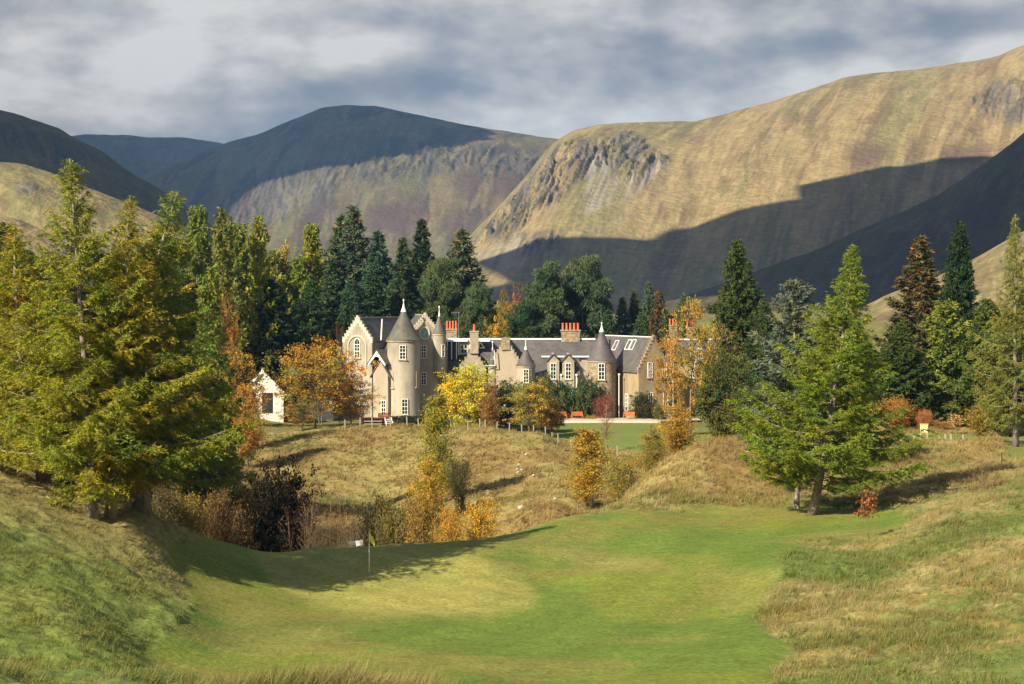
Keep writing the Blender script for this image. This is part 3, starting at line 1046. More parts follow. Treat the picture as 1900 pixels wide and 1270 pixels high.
# --- left block with the arched window
O, n, s, wl_ = gable_block(663, 262, -24, 2.55, 13, 634, 592, nst=7, ridge_mat='stone', stone='moulding')
p = on_plane(663, 652, O, n)
window(p, n, .95, 2.1, 2, 4, arched=True)
hm = CB()                                            # pale arched moulding round the window
for rad, th in ((1.55, .13),):
    pts = [p + s * (-rad) + n * .05 + Vector((0, 0, -2.6))] + [p + n * .05 + s * (math.cos(a) * rad) + Vector((0, 0, .75 + math.sin(a) * rad)) for a in np.linspace(PI, 0, 17)] + [p + s * rad + n * .05 + Vector((0, 0, -2.6))]
    hm.tube(pts, th, 6)
hm.done('arch_moulding', M['moulding'], wl_, smooth=True)
for (a, b) in ((645, 722), (671, 722), (668, 757)):
    rect_window(a, b, 8, 22, O, n)
wbox('side_wing', 618, 642, 264.5, 272, 652, 'harl')
wbox('wing_parapet', 625, 641, 264.2, 264.7, 643, 'stone', base=Z(655, 264))
chimney(630, 266, 13, 622, 660, 2, 1.0, 606, 'rubble')
# valley flashing down the roof
vf = CB(); vf.tube([P(709, 593, 266.6), P(707, 632, 262.6)], .11, 5); vf.done('flashing', M['lead'])
# wing left of the round tower, with a bargeboarded porch roof
Ow, nw, sw, ww = gable_block(706, 259.5, -30, 1.35, 6, 694, 670, 'harl_pale', steps=False, over=.45)
rect_window(712, 757, 9, 28, Ow, nw)
gable_block(742, 262.5, 20, 2.9, 7, 660, 626, 'harl', steps=False)
bb = CB()
tip = on_plane(699, 652, Ow + nw * .5, nw)
for sg in (-1, 1):
    prev = None
    a = tip; b = tip + sw * sg * 1.55 + Vector((0, 0, -1.9))
    Mx = Matrix((sw, nw, Vector((0, 0, 1)))).transposed()
    bb.poly([a + nw * .06, b + nw * .06, b + nw * .06 + Vector((0, 0, -.34)), a + nw * .06 + Vector((0, 0, -.5)), a - nw * .06, b - nw * .06, b - nw * .06 + Vector((0, 0, -.34)), a - nw * .06 + Vector((0, 0, -.5))],
            [(0, 1, 2, 3), (4, 7, 6, 5), (0, 4, 5, 1), (1, 5, 6, 2), (2, 6, 7, 3), (3, 7, 4, 0)])
    arc = [tip + sw * sg * (1.1 * math.sin(t)) + Vector((0, 0, -.75 - 1.2 * (1 - math.cos(t)))) for t in np.linspace(0, 1.45, 7)]
    bb.tube(arc, .07, 5)
bo = bb.done('bargeboard', M['white'])
pr = CB()
for sg in (-1, 1):
    a = tip + nw * .1; b = tip + sw * sg * 1.75 + Vector((0, 0, -2.15)) + nw * .1
    k = -nw * 2.6
    up = Vector((0, 0, .1))
    pr.poly([a + up, b + up, b + k + up, a + k + up, a + up * 2.4, b + up * 2.4, b + k + up * 2.4, a + k + up * 2.4], [(0, 1, 2, 3), (4, 7, 6, 5), (0, 4, 5, 1), (1, 5, 6, 2), (2, 6, 7, 3), (3, 7, 4, 0)])
pr.done('porch_roof', M['slate_green'])
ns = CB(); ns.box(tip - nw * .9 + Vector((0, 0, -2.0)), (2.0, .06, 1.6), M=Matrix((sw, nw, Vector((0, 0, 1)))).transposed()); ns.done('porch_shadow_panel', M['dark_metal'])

# --- main round tower
c, r = round_tower(749, 261, 30.5, 631, 574, 555, 'harl', 'slate_green')
for (a, b, w_, h_, k) in ((747, 654, .95, 2.15, 4), (751, 755, .95, 2.35, 4)):
    p, nn = on_cyl(a, b, c, r)
    window(p - nn * .02, nn, w_, h_, 2, k)
p, nn = on_cyl(728, 706, c, r); window(p - nn * .01, nn, .5, 2.3, blind=True)
p, nn = on_cyl(774.5, 704, c, r); window(p - nn * .01, nn, .7, 2.3, blind=True)

# --- clock gable and corner turret
O, n, s, wc = gable_block(789, 264, 12, 1.95, 9, 614, 587, 'harl', nst=6, ridge_mat='stone', stone='moulding')
p = on_plane(787.5, 619, O, n)
Mx = Matrix((s, Vector((0, 0, 1)), -n)).transposed()
ck = CB()
ring = [p + n * .08 + s * math.cos(a) * .78 + Vector((0, 0, math.sin(a) * .92)) for a in np.linspace(0, 2 * PI, 25)]
ck.tube(ring, .15, 6)
ko = ck.done('clock', M['moulding'], smooth=True)
dl = CB(); dl.poly([p + n * .06 + s * math.cos(a) * .72 + Vector((0, 0, math.sin(a) * .86)) for a in np.linspace(0, 2 * PI, 24, endpoint=False)], [tuple(range(24))]); dl.done('dial', M['teal_face'], ko)
hd = CB(); hd.tube([p + n * .09, p + n * .09 + s * .4 + Vector((0, 0, .2))], .03, 4); hd.tube([p + n * .09, p + n * .09 - s * .15 + Vector((0, 0, .62))], .025, 4); hd.done('hands', M['chair_white'], ko)
for b in (653, 703):
    rect_window(786, b, 10, 24, O, n)
lw = wbox('link_wall', 795, 829, 265.2, 272, 645, 'harl')
Ol, nl_ = Vector((0, 265.2, 0)), dir2(0)
c, r = round_tower(815, 264.6, 12.2, 619, 584, 568, 'harl', 'slate_green', corbel=(691, 703), flare=1.08)
p, nn = on_cyl(822, 651, c, r); window(p - nn * .02, nn, .55, 1.9, 1, 3, stone=False)

# --- flat-roofed glazed dormers between the turret and the second gable
main_roof_Y = 273
wbox('recess_wall', 826, 860, 269.5, 272, 668, 'harl_brown')
db = CB(); db.box(P(839, 651, 270.4), (1.9, 2.2, 3.0)); do = db.done('glazed_bay', M['dark_metal'])
for a in (830, 838, 847):
    m = CB(); m.box(P(a, 650, 269.15), (.14, .12, 2.9)); m.done('glazing_bar', M['white'], do)
m = CB(); m.box(P(868, 632, 270.6), (6.9, 3.2, .28)); m.done('flat_roof_fascia', M['white'])
m = CB(); m.box(P(866, 646, 271), (3.1, 2.6, 2.2)); fo = m.done('white_dormer', M['harl_pale'])
for a in (850.5, 871):
    m = CB(); m.box(P(a, 646, 269.6), (.22, .16, 2.2)); m.done('post', M['white'], fo)
rect_window(861, 648, 13, 17, Vector((0, 269.66, 0)), dir2(0), rows=2, stone=False)
rect_window(836, 692, 9, 26, Vector((0, 269.5, 0)), dir2(0))
rect_window(845, 690, 8, 26, Vector((0, 269.5, 0)), dir2(0))
vb = CB()
for q0, q1 in (((890, 633), (898, 646)), ((884, 646), (900, 646)), ((890, 633), (888, 646))):
    vb.tube([P(*q0, 266.8), P(*q1, 266.8)], .09, 5)
vb.done('roof_window', M['white'])

# --- gable with the tall single chimney
O, n, s, _ = gable_block(877, 265.5, 3, 1.95, 8, 688, 650, 'harl_pale', nst=5)
chimney(880, 265.7, 17, 615, 655, 1, 1.0, 602, 'stone')
# --- third gable, tall and flat-topped
O, n, s, _ = gable_block(938, 265.5, -3, 2.25, 8, 676, 632, 'harl_pale', nst=7)
wbox('gable_cap', 930, 946, 265.3, 266.5, 627, 'rubble', base=Z(650, 265.4))
round_tower(914, 266, 8, 680, 647, 633, 'harl_pale', 'slate', flare=1.15, band=False, name='stair_turret')
m = CB(); m.tube([P(897, 679, 264.9), P(919, 679, 264.9)], .08, 5); m.tube([P(917, 650, 264.9), P(919, 679, 264.9)], .08, 5); m.done('flashing', M['lead'])
# --- third turret
c, r = round_tower(975.5, 264.2, 17.5, 679, 646, 629, 'harl', 'slate')
p, nn = on_cyl(976, 698, c, r); window(p - nn * .02, nn, .85, 2.1, 2, 4)


# --- long range: lower wall, main roof on one pitch
def roof_plane(px0, px1, Ya, pya, Yb, pyb, th=.16, name='roof', m_='slate'):
    m = CB()
    a0 = P(px0, pya, Ya); a1 = P(px1, pya, Ya)
    b0 = Vector((a0.x, Yb, Z(pyb, Yb))); b1 = Vector((a1.x, Yb, Z(pyb, Yb)))
    d = Vector((0, 0, -th))
    m.poly([a0, a1, b1, b0, a0 + d, a1 + d, b1 + d, b0 + d], [(0, 1, 2, 3), (4, 7, 6, 5), (0, 4, 5, 1), (1, 5, 6, 2), (2, 6, 7, 3), (3, 7, 4, 0)])
    return m.done(name, M[m_])


ZR = Z(630, 273)
wbox('wall', 828, 1072, 267, 279, 697, 'harl_pale')
rp = roof_plane(829, 1076, 266.75, 696, 273, 630)
m = CB(); m.box((X(960, 273), 273, ZR + .05), (X(1118, 273) - X(829, 273), .5, .24)); m.done('ridge', M['white'], rp)
bk = CB(); bk.poly([(X(829, 273), 273, ZR - .1), (X(1150, 273), 273, ZR - .1), (X(1150, 273), 280, BASE + 6.5), (X(829, 273), 280, BASE + 6.5)], [(0, 1, 2, 3)]); bk.done('roof', M['slate'])
wbox('wall', 1004, 1130, 269.9, 278.9, 664, 'harl')
rp2 = roof_plane(1003, 1132, 269.6, 662.5, 272.98, 630.3, name='roof')
m = CB(); m.box((X(1052, 269.55), 269.55, Z(662, 269.55)), (X(1100, 269.5) - X(1005, 269.5), .2, .22)); m.done('fascia', M['white'], rp2)
wbox('wall', 1069, 1104, 268.2, 272, 672, 'harl')
Od, nd = Vector((0, 266.7, 0)), dir2(0)
for a in (1026.5, 1054.5):
    o_, n_, s_, wd = gable_block(a, 266.7, 0, .92, 3.6, 671, 659, 'stone', steps=False, over=.1, ridge_mat='stone')
    rect_window(a, 689, 11, 30, Od, nd, cols=2, rows=4)
for a in (1016, 1041, 1069.5):
    pipe(a, 696, 745, 266.55)
m = CB(); m.lathe(P(1004, 710, 266.8), [(.02, 0), (.2, .1), (.26, .3), (.2, .5), (.02, .6)], 10); m.done('wall_lamp', M['white'], smooth=True)
for a, b0, b1 in ((1030, 735, 752), (1058, 733, 758)):
    m = CB(); m.box(P(a, (b0 + b1) / 2, 266.75), (.45, .25, (b1 - b0) * .083)); m.done('white_post', M['white'])
chimney(1058.5, 273, 36, 613, 634, 5, 1.3, 600, 'rubble')
# --- right round tower
c, r = round_tower(1116.5, 264.5, 25.5, 669, 611, 598, 'rubble', 'slate')
p, nn = on_cyl(1116, 690, c, r); window(p - nn * .02, nn, 1.0, 2.5, 2, 4)
p, nn = on_cyl(1117, 725, c, r); window(p - nn * .02, nn, .8, 1.5, blind=True)
wbox('wall', 1090, 1148, 266.5, 272, 676, 'harl')

# --- right gabled block, turned to the right
O, n, s, wg = gable_block(1214, 261.5, 25, 2.7, 16, 690, 628, 'harl_brown', nst=10, ridge_mat='lead', stone='rubble')
for (a, b, h) in ((1206, 687, 28), (1233, 687, 28), (1207, 745, 33), (1235, 745, 33)):
    rect_window(a, b, 9, h, O, n)
side_n = -s
Os = O - s * 2.7
rect_window(1163, 747, 4.5, 32, Os, side_n, stone=False)
pipe(1148.5, 695, 778, 263.6)
pipe(1249, 668, 760, 262.9)
sk_n = (-s * (Z(628, 262) - Z(690, 262)) + Vector((0, 0, 2.7))).normalized()
for a, b in ((1142, 641), (1166, 640), (1174, 640)):
    q = on_plane(a, b, O + Vector((0, 0, Z(628, 261.5))) + sk_n * .16, sk_n)
    up = sk_n.cross(-n).normalized()
    if up.z < 0: up = -up
    Mx = Matrix((-n, up, sk_n)).transposed()
    f = CB()
    for t_, wv in (((-.55, 0), (.09, 1.7)), ((.55, 0), (.09, 1.7)), ((0, .83), (1.1, .09)), ((0, -.83), (1.1, .09))):
        f.box(q + (-n) * t_[0] + up * t_[1], (wv[0], wv[1], .1), M=Mx)
    fo = f.done('skylight', M['white'])
    g = CB(); g.box(q - sk_n * .03, (1.02, 1.6, .04), M=Mx); g.done('pane', M['glass'], fo)
# --- far right range behind the trees
wbox('wall', 1246, 1432, 270, 280, 670, 'harl_brown')
r3 = roof_plane(1238, 1434, 269.7, 670, 274.5, 631)
bk = CB(); bk.poly([(X(1238, 274), 274.5, Z(631, 274.5) - .1), (X(1434, 274), 274.5, Z(631, 274.5) - .1), (X(1434, 274), 281, 8.5), (X(1238, 274), 281, 8.5)], [(0, 1, 2, 3)]); bk.done('roof', M['slate'])
m = CB(); m.box(((X(1238, 274.5) + X(1434, 274.5)) / 2, 274.5, Z(630, 274.5)), (X(1434, 274.5) - X(1238, 274.5), .5, .22)); m.done('ridge', M['white'], r3)
Of = Vector((0, 270, 0))
for a, b in ((1285, 688), (1313, 688), (1345, 688), (1376, 688), (1402, 682), (1285, 742), (1313, 742), (1402, 742)):
    rect_window(a, b, 9, 27, Of, dir2(0))
for a in (1300, 1360):
    gable_block(a, 269.0, 0, .95, 3.6, 664, 650, 'harl_pale', steps=False, over=.15, base=Z(668, 269))
    rect_window(a, 661, 9, 9, Vector((0, 269.0, 0)), dir2(0), rows=2, stone=False)
chimney(1249, 274.5, 15, 604, 636, 3, 1.2, 592, 'rubble')
chimney(1281, 275.5, 15, 608, 636, 2, 1.2, 595, 'rubble')
chimney(1404, 274.5, 18, 612, 636, 3, 1.2, 600, 'rubble')
# tv antenna and the chimney behind the dormers
chimney(838, 273.5, 21, 611, 634, 4, 1.1, 596, 'rubble')
an = CB()
an.tube([P(851, 634, 272.5), P(851, 578, 272.5)], .035, 5)
an.tube([P(837, 581, 272.5), P(853, 580, 272.5)], .03, 4)
for a in (838, 841, 844, 847):
    an.tube([P(a, 577, 272.5), P(a, 585, 272.5)], .02, 4)
an.done('antenna', M['metal_grey'])

# ------------------------------------------------------------------ small houses on the left
hs = empty('white_house', (X(500, 250), 250, 0), 0, 'white gabled cottage with white bargeboards left of the orange oak', 'house')
CO_keep, castle_keep = CO, castle


def as_child_of(root):
    global CO, castle
    CO, castle = Vector(root.location), root


as_child_of(hs)
O, n, s, _ = gable_block(487, 247, 8, 3.0, 8, 729, 690, 'whitewash', steps=False, over=.45, base=2.6)
m = CB()
for sg in (-1, 1):
    a = on_plane(487, 687, O + n * .2, n); b = a + s * sg * 3.5 + Vector((0, 0, -3.55))
    m.poly([a + n * .05, b + n * .05, b + n * .05 - Vector((0, 0, .38)), a + n * .05 - Vector((0, 0, .45)), a - n * .05, b - n * .05, b - n * .05 - Vector((0, 0, .38)), a - n * .05 - Vector((0, 0, .45))],
           [(0, 1, 2, 3), (4, 7, 6, 5), (0, 4, 5, 1), (1, 5, 6, 2), (2, 6, 7, 3), (3, 7, 4, 0)])
m.done('bargeboard', M['white'])
m = CB(); m.box(on_plane(496, 748, O + n * .02, n), (1.5, .08, 2.9), M=Matrix((s, n, Vector((0, 0, 1)))).transposed()); m.done('door', M['dark_metal'])
ot = empty('outbuilding', (X(575, 262), 262, 0), 0, 'low whitewashed outbuilding with slate roof seen through the orange oak', 'house')
as_child_of(ot)
wbox('wall', 530, 615, 258, 263, 737, 'whitewash', base=2)
roof_plane(527, 618, 257.8, 736, 260.6, 713)
m = CB(); m.poly([(X(527, 260), 260.6, Z(713, 260.6) - .1), (X(618, 260), 260.6, Z(713, 260.6) - .1), (X(618, 260), 263.2, 5), (X(527, 260), 263.2, 5)], [(0, 1, 2, 3)]); m.done('roof', M['slate'])
m = CB(); m.box(P(572, 712, 260.6), (7.4, .3, .16)); m.done('ridge', M['white'])
CO, castle = CO_keep, castle_keep


# ------------------------------------------------------------------ drive in front of the castle
def strip(name, pts, mt, label, lift=.05, th=.35):
    """draped ribbon; pts = (x0,x1,Y)"""
    rows = []
    for Ya in np.linspace(pts[0][2], pts[-1][2], 30):
        a = np.interp(Ya, [q[2] for q in pts], [q[0] for q in pts]); b = np.interp(Ya, [q[2] for q in pts], [q[1] for q in pts])
        xs = np.linspace(a, b, 40)
        rows.append(np.stack([xs, np.full(40, Ya), ground_z(xs, np.full(40, Ya)) + lift], -1))
    top = np.array(rows)
    nr, nc = top.shape[:2]
    bot = top.copy(); bot[..., 2] -= th
    V = np.concatenate([top.reshape(-1, 3), bot.reshape(-1, 3)])
    i = np.arange(nr * nc).reshape(nr, nc)
    f = np.stack([i[:-1, :-1], i[:-1, 1:], i[1:, 1:], i[1:, :-1]], -1).reshape(-1, 4)
    k = nr * nc
    sd = [(i[0, j], i[0, j] + k, i[0, j + 1] + k, i[0, j + 1]) for j in range(nc - 1)]
    me = fast_mesh(name, V, np.concatenate([f, np.array(sd)]), mt)
    return tag(link(name, me), label, name.replace('_', ' '), kind='structure')


M['gravel'] = plain('pale_gravel', (.40, .36, .29), .95, .15, 6, .3)
strip('gravel_path', [(X(1035, 254), X(1225, 254), 253.0), (X(1030, 256), X(1300, 256), 256.5), (X(1030, 259), X(1300, 259), 259.5)], M['gravel'], 'pale gravel drive along the castle front beyond the lawn', lift=.30, th=.7)


# ------------------------------------------------------------------ benches, furniture
def bench(px, py, Y, rz, label, group='orange wooden benches on the gravel'):
    z = Z(py, Y)
    o = empty('bench', (X(px, Y), Y, z), rz, label, 'bench', group)
    W = 1.55
    m = MB()
    for i in range(4): m.box((0, -.22 + i * .13, .45), (W, .10, .035))
    m.build('seat', M['wood_orange'], o)
    m = MB()
    for i in range(4): m.box((0, .27 + i * .012, .55 + i * .115), (W, .035, .09))
    m.box((0, .32, 1.0), (W + .06, .06, .09))
    m.build('backrest', M['wood_orange'], o)
    for sx in (-1, 1):
        for y, h in ((-.25, .66), (.28, 1.0)):
            m = MB(); m.box((sx * (W / 2 + .03), y, h / 2), (.08, .08, h)); m.build('leg', M['wood_orange'], o)
        m = MB(); m.box((sx * (W / 2 + .03), 0, .68), (.09, .62, .05)); m.build('armrest', M['wood_orange'], o)
    return o


bench(1041, 777.5, 257.6, .15, 'orange wooden bench left of the other two, partly behind a yellow tree')
bench(1071, 777.5, 257.4, .1, 'orange wooden bench in front of the wall climbers, right of the half-hidden one')
bench(1167, 777.5, 257.4, -.15, 'orange wooden bench alone between the right round tower and a dark round bush')


def garden_chair(px, py, Y, rz, label):
    o = empty('garden_chair', (X(px, Y), Y, Z(py, Y)), rz, label, 'chair', 'white garden furniture below the round tower')
    m = MB(); m.box((0, 0, .5), (.9, .7, .06)); m.build('seat', M['chair_white'], o)
    m = MB(); m.box((0, .36, .95), (.9, .05, .18)); m.box((0, .36, .72), (.9, .05, .1)); m.build('backrest', M['chair_white'], o)
    for sx in (-1, 1):
        m = MB()
        m.tube([(sx * .45, -.38, 0), (sx * .45, .36, 1.25)], .045, 5)
        m.tube([(sx * .45, .38, 0), (sx * .45, -.30, .72)], .045, 5)
        m.build('crossed_legs', M['chair_white'], o)
    return o


def garden_bench(px, py, Y, rz, label):
    o = empty('garden_bench', (X(px, Y), Y, Z(py, Y)), rz, label, 'bench')
    m = MB(); m.box((0, 0, .42), (2.3, .5, .07)); m.build('seat', M['post_wood'], o)
    for sx in (-.95, .95):
        m = MB(); m.box((sx, 0, .2), (.12, .42, .4)); m.build('leg', M['post_wood'], o)
    m = MB(); m.box((0, .26, .75), (2.3, .05, .12)); m.build('backrest', M['post_wood'], o)


garden_chair(722, 793, 222, .5, 'white folding garden chair with crossed legs at the foot of the round tower')
garden_bench(692, 793, 221, .1, 'pale wooden garden bench left of the white folding chair')
b_ = bench(713, 781, 240, .1, 'orange wooden bench against the left foot of the main round tower', None)


def hedge(px0, px1, py0, py1, Y, label, col):
    rng = np.random.default_rng(int(px0))
    x0, x1, z0, z1 = X(px0, Y), X(px1, Y), Z(py1, Y), Z(py0, Y)
    n = int((x1 - x0) * 1500)
    p = np.stack([rng.uniform(x0, x1, n), Y + rng.uniform(-.6, .6, n), rng.uniform(z0 - .3, z1, n) + rng.normal(size=n) * .06], -1)
    d = unit(rng.normal(size=(n, 3))); s_ = unit(np.cross(d, rng.normal(size=(n, 3))))
    sz = rng.uniform(.08, .2, (n, 1))
    V = np.stack([p - s_ * sz * .5, p + s_ * sz * .5, p + d * sz], 1).reshape(-1, 3)
    c = np.repeat(np.array(col) * rng.uniform(.6, 1.4, (n, 1)), 3, axis=0)
    tag(link('hedge', fast_mesh('hedge', V, np.arange(len(V)).reshape(-1, 3), M['grass'], c)), label, 'hedge')


def unit(v):
    return v / (np.linalg.norm(v, axis=-1, keepdims=True) + 1e-9)


hedge(724, 786, 773, 796, 236, 'low dark hedge at the foot of the main round tower', (.035, .045, .015))
hedge(672, 722, 776, 794, 238, 'low rusty red hedge left of the foot of the main round tower', (.12, .035, .02))

# car half seen among the shrubs at the right gable
car = empty('parked_car', (X(1245, 258), 258.5, Z(782, 258)), 0.25, 'small pale blue car parked before the right gable, half hidden by bushes', 'car')
prof = [(-1.9, .35), (-1.95, .75), (-1.7, .92), (-1.0, .98), (-.55, 1.42), (.75, 1.45), (1.35, 1.0), (1.9, .88), (1.95, .4), (1.8, .28), (-1.7, .28)]
vs, fs = [], []
for y, k in ((-.82, 0), (-.74, 1), (.74, 1), (.82, 0)):
    for a, b in prof:
        vs.append((a, y, b if (b < 1.1) else (b if k else b - .35)))
N_ = len(prof)
for j in range(3):
    for i in range(N_):
        fs.append((j * N_ + i, j * N_ + (i + 1) % N_, (j + 1) * N_ + (i + 1) % N_, (j + 1) * N_ + i))
fs += [tuple(range(N_)), tuple(reversed(range(3 * N_, 4 * N_)))]
m = MB(); m.poly(vs, fs); m.build('body', M['car_paint'], car, bevel=.03)
m = MB()
m.box((.08, -.80, 1.16), (1.5, .06, .3)); m.box((-.78, 0, 1.22), (.04, 1.3, .32), M=Matrix.Rotation(-.75, 3, 'Y')); m.build('windows', M['glass'], car)
for sx in (-1.25, 1.25):
    for sy in (-.76, .76):
        m = MB()
        ring = [(.31, -.1), (.33, -.06), (.33, .06), (.31, .1)]
        v_ = []
        for rr, yy in ring:
            for i in range(16): v_.append((sx + rr * math.cos(i * PI / 8), sy + yy, .33 + rr * math.sin(i * PI / 8)))
        f_ = [(j * 16 + i, j * 16 + (i + 1) % 16, (j + 1) * 16 + (i + 1) % 16, (j + 1) * 16 + i) for j in range(3) for i in range(16)] + [tuple(range(16)), tuple(range(48, 64))]
        m.poly(v_, f_); w_o = m.build('wheel', M['rubber'], car)

# ------------------------------------------------------------------ fence on the bank top
fence = empty('post_fence', (0, 210, 0), 0, 'thin post and wire fence running along the bank top below the castle', 'fence')
FP = [(640, 218), (668, 218), (690, 218), (724, 217), (755, 216), (776, 216), (835, 214), (868, 213), (890, 212), (900, 212), (922, 211), (945, 210), (968, 209), (990, 208), (1012, 207), (1024, 212),
      (1035, 205), (1060, 203), (1100, 202), (1145, 201), (1198, 200), (1240, 199), (1290, 197)]
tops = []
for a, Yp in FP:
    z = gz(a, Yp)
    lean_ = random.uniform(-.06, .06)
    h = 1.25 * random.uniform(.9, 1.1)
    m = MB(); m.box((X(a, Yp), Yp - 210, z + h / 2 - .1), (.12, .12, h + .2), M=Matrix.Rotation(lean_, 3, 'Y'))
    m.build('post', M['post_wood'], fence)
    if a != 1024: tops.append(Vector((X(a, Yp), Yp - 210, z + h)))
for k in (.08, .45, .85):
    m = MB()
    for i in range(len(tops) - 1):
        m.tube([tops[i] - Vector((0, 0, k)), tops[i + 1] - Vector((0, 0, k))], .006, 3)
    m.build('wire', M['dark_metal'], fence)

# little white-topped posts on the bank right of the lone larch
for i, (a, b) in enumerate([(1672, 818), (1684, 817), (1696, 815), (1708, 813), (1720, 812), (1743, 811), (1754, 810), (1764, 809), (1787, 808)]):
    Yp = 156.5
    o = empty('marker_post', (X(a, Yp), Yp, gz(a, Yp) - .05), 0, 'short pale wooden posts in a row on the bank below the yellow board', 'post', 'short pale posts in a row on the bank')
    m = MB(); m.box((0, 0, .27), (.16, .14, .60), M=Matrix.Rotation(random.uniform(-.05, .05), 3, 'Y')); m.build('shaft', M['post_wood'], o)
    m = MB(); m.lathe((0, 0, .56), [(.085, 0), (.085, .05), (.03, .09)], 8); m.build('cap', M['post_wood'], o)
o = empty('fence_post', (X(1859, 130), 130, gz(1859, 130)), 0, 'single thin dark post by the green field near the right edge', 'post')
m = MB(); m.tube([(0, 0, -.1), (0, 0, 1.0)], .035, 6); m.build('shaft', M['dark_metal'], o)
m = MB(); m.box((0, 0, 1.02), (.12, .06, .06)); m.build('top', M['dark_metal'], o)

# yellow board on two legs
z = gz(1715, 162)
o = empty('notice_board', (X(1715, 162), 162, z), .15, 'cream yellow board on two legs on the bank right of the lone larch', 'board')
m = MB(); m.box((0, 0, .82), (.72, .05, .78)); m.build('panel', M['yellow_board'], o, bevel=.01)
for sx in (-1, 1):
    m = MB(); m.box((sx * .33, .05, .6), (.08, .07, 1.25)); m.build('leg', M['yellow_board'], o)
m = MB(); m.box((0, .0, 1.23), (.8, .12, .05)); m.build('cap', M['yellow_board'], o)

# flag on the green
z = gz(685, 91)
fl = empty('golf_flag', (X(685, 91), 91, z), 0, 'golf flagstick with limp yellow flag standing on the putting green', 'flag')
hp = (1063 - 990) * 91 / F
m = MB(); m.tube([(0, 0, -.05), (0, 0, hp)], [.022, .016], 8); m.build('pole', M['fibre_white'], fl)
vs, fs = [], []
NU, NV = 9, 10
for j in range(NV):
    v = j / (NV - 1)
    for i in range(NU):
        u = i / (NU - 1)
        vs.append((.012 + u * (.20 + .08 * math.sin(v * 2)), .05 * math.sin(u * 9 + v * 2) * u, hp - .04 - v * .36 - u * (.24 + .10 * v)))
for j in range(NV - 1):
    for i in range(NU - 1):
        fs.append((j * NU + i, j * NU + i + 1, (j + 1) * NU + i + 1, (j + 1) * NU + i))
m = MB(); m.poly(vs, fs); fo = m.build('flag', M['yellow_flag'], fl, smooth=True)
sol = fo.modifiers.new('thick', 'SOLIDIFY'); sol.thickness = .006
m = MB(); m.lathe((0, 0, hp - .02), [(.03, 0), (.03, .05), (.01, .07)], 8); m.build('knob', M['yellow_flag'], fl)
m = MB(); m.lathe((0, 0, .18), [(.028, 0), (.05, .03), (.05, .10), (.028, .13)], 8); m.build('collar', M['yellow_flag'], fl)
m = MB(); m.lathe((0, 0, .012), [(.054, 0), (.060, .012), (.054, .02), (.05, .012)], 18, cap=False); m.build('cup_rim', M['white'], fl)

# two white boards lying at the back of the green
for a, b, Yp, w_, h_, t_, lab in ((653.5, 1014, 101, .42, .22, 0.0, 'flat white board lying at the back edge of the putting green, left one'),
                                 (667, 1013, 100.6, .42, .30, -.16, 'tilted white board at the back edge of the putting green, right and taller one')):
    z = gz(a, Yp)
    o = empty('white_board', (X(a, Yp), Yp, z + .04), .1, lab, 'board')
    m = MB(); m.box((0, 0, h_ / 2 + .02), (w_, .12, h_), M=Matrix.Rotation(t_, 3, 'Y')); m.build('panel', M['white'], o, bevel=.02)
    for sx in (-1, 1):
        m = MB(); m.box((sx * w_ * .32, .04, .0), (.05, .16, .14)); m.build('foot', M['post_wood'], o)

# pale stones on the slope below the castle
ST = [(976, 845), (962, 862), (968, 874), (961, 880), (990, 886), (907, 914), (968, 946), (960, 872), (1030, 930)]
for i, (a, b) in enumerate(ST):
    bestY = min(np.arange(150, 212, 1.0), key=lambda Yq: abs(HZ + F * (ZC - gz(a, Yq)) / Yq - b))
    big = i in (5, 6)
    bm = bmesh.new()
    bmesh.ops.create_icosphere(bm, subdivisions=2, radius=.34 if big else .17)
    for v in bm.verts:
        v.co *= 1 + random.uniform(-.22, .22)
        v.co.z *= .7
    me = bpy.data.meshes.new('rock'); bm.to_mesh(me); bm.free(); me.materials.append(M['rock'])
    o = link('rock', me, None, (X(a, bestY), bestY, gz(a, bestY) + .1))
    lab = 'small pale stones scattered on the grassy slope left of the golden birch'
    if i == 5: lab = 'larger pale stone alone on the slope left of the small scattered stones'
    if i == 6: lab = 'biggest pale rock low on the slope near the right end of the ravine bushes'
    tag(o, lab, 'rock', None if big else 'small pale stones on the slope')

# ------------------------------------------------------------------ vegetation kit
UP = np.array((0, 0, 1.0))


def unit(v):
    return v / (np.linalg.norm(v, axis=-1, keepdims=True) + 1e-9)


class Leaves:
    def __init__(self, rng):
        self.r = rng
        self.V, self.Cc = [], []

    def add(self, p, d, ln, wd, col):
        """p,d (n,3); ln,wd (n,) ; col (n,3): one pointed blade each"""
        n = len(p)
        side = unit(np.cross(d, self.r.normal(size=(n, 3))))
        a = p - side * wd[:, None] / 2
        b = p + side * wd[:, None] / 2
        c = p + d * ln[:, None]
        self.V.append(np.stack([a, b, c], 1).reshape(-1, 3))
        self.Cc.append(np.repeat(col, 3, axis=0))

    def leaf(self, p, size, col):
        """random facing diamond leaves as two triangles' worth of one broad triangle"""
        n = len(p)
        d = unit(self.r.normal(size=(n, 3)))
        s = unit(np.cross(d, self.r.normal(size=(n, 3))))
        sz = size[:, None]
        q = np.stack([p - d * sz * .5, p + s * sz * .38, p + d * sz * .5, p - s * sz * .38], 1)
        tri = q[:, [0, 1, 2, 0, 2, 3]].reshape(-1, 3)
        self.V.append(tri)
        self.Cc.append(np.repeat(col, 6, axis=0))

    def mesh(self, name, m):
        v = np.concatenate(self.V); c = np.concatenate(self.Cc)
        return fast_mesh(name, v, np.arange(len(v)).reshape(-1, 3), m, c)


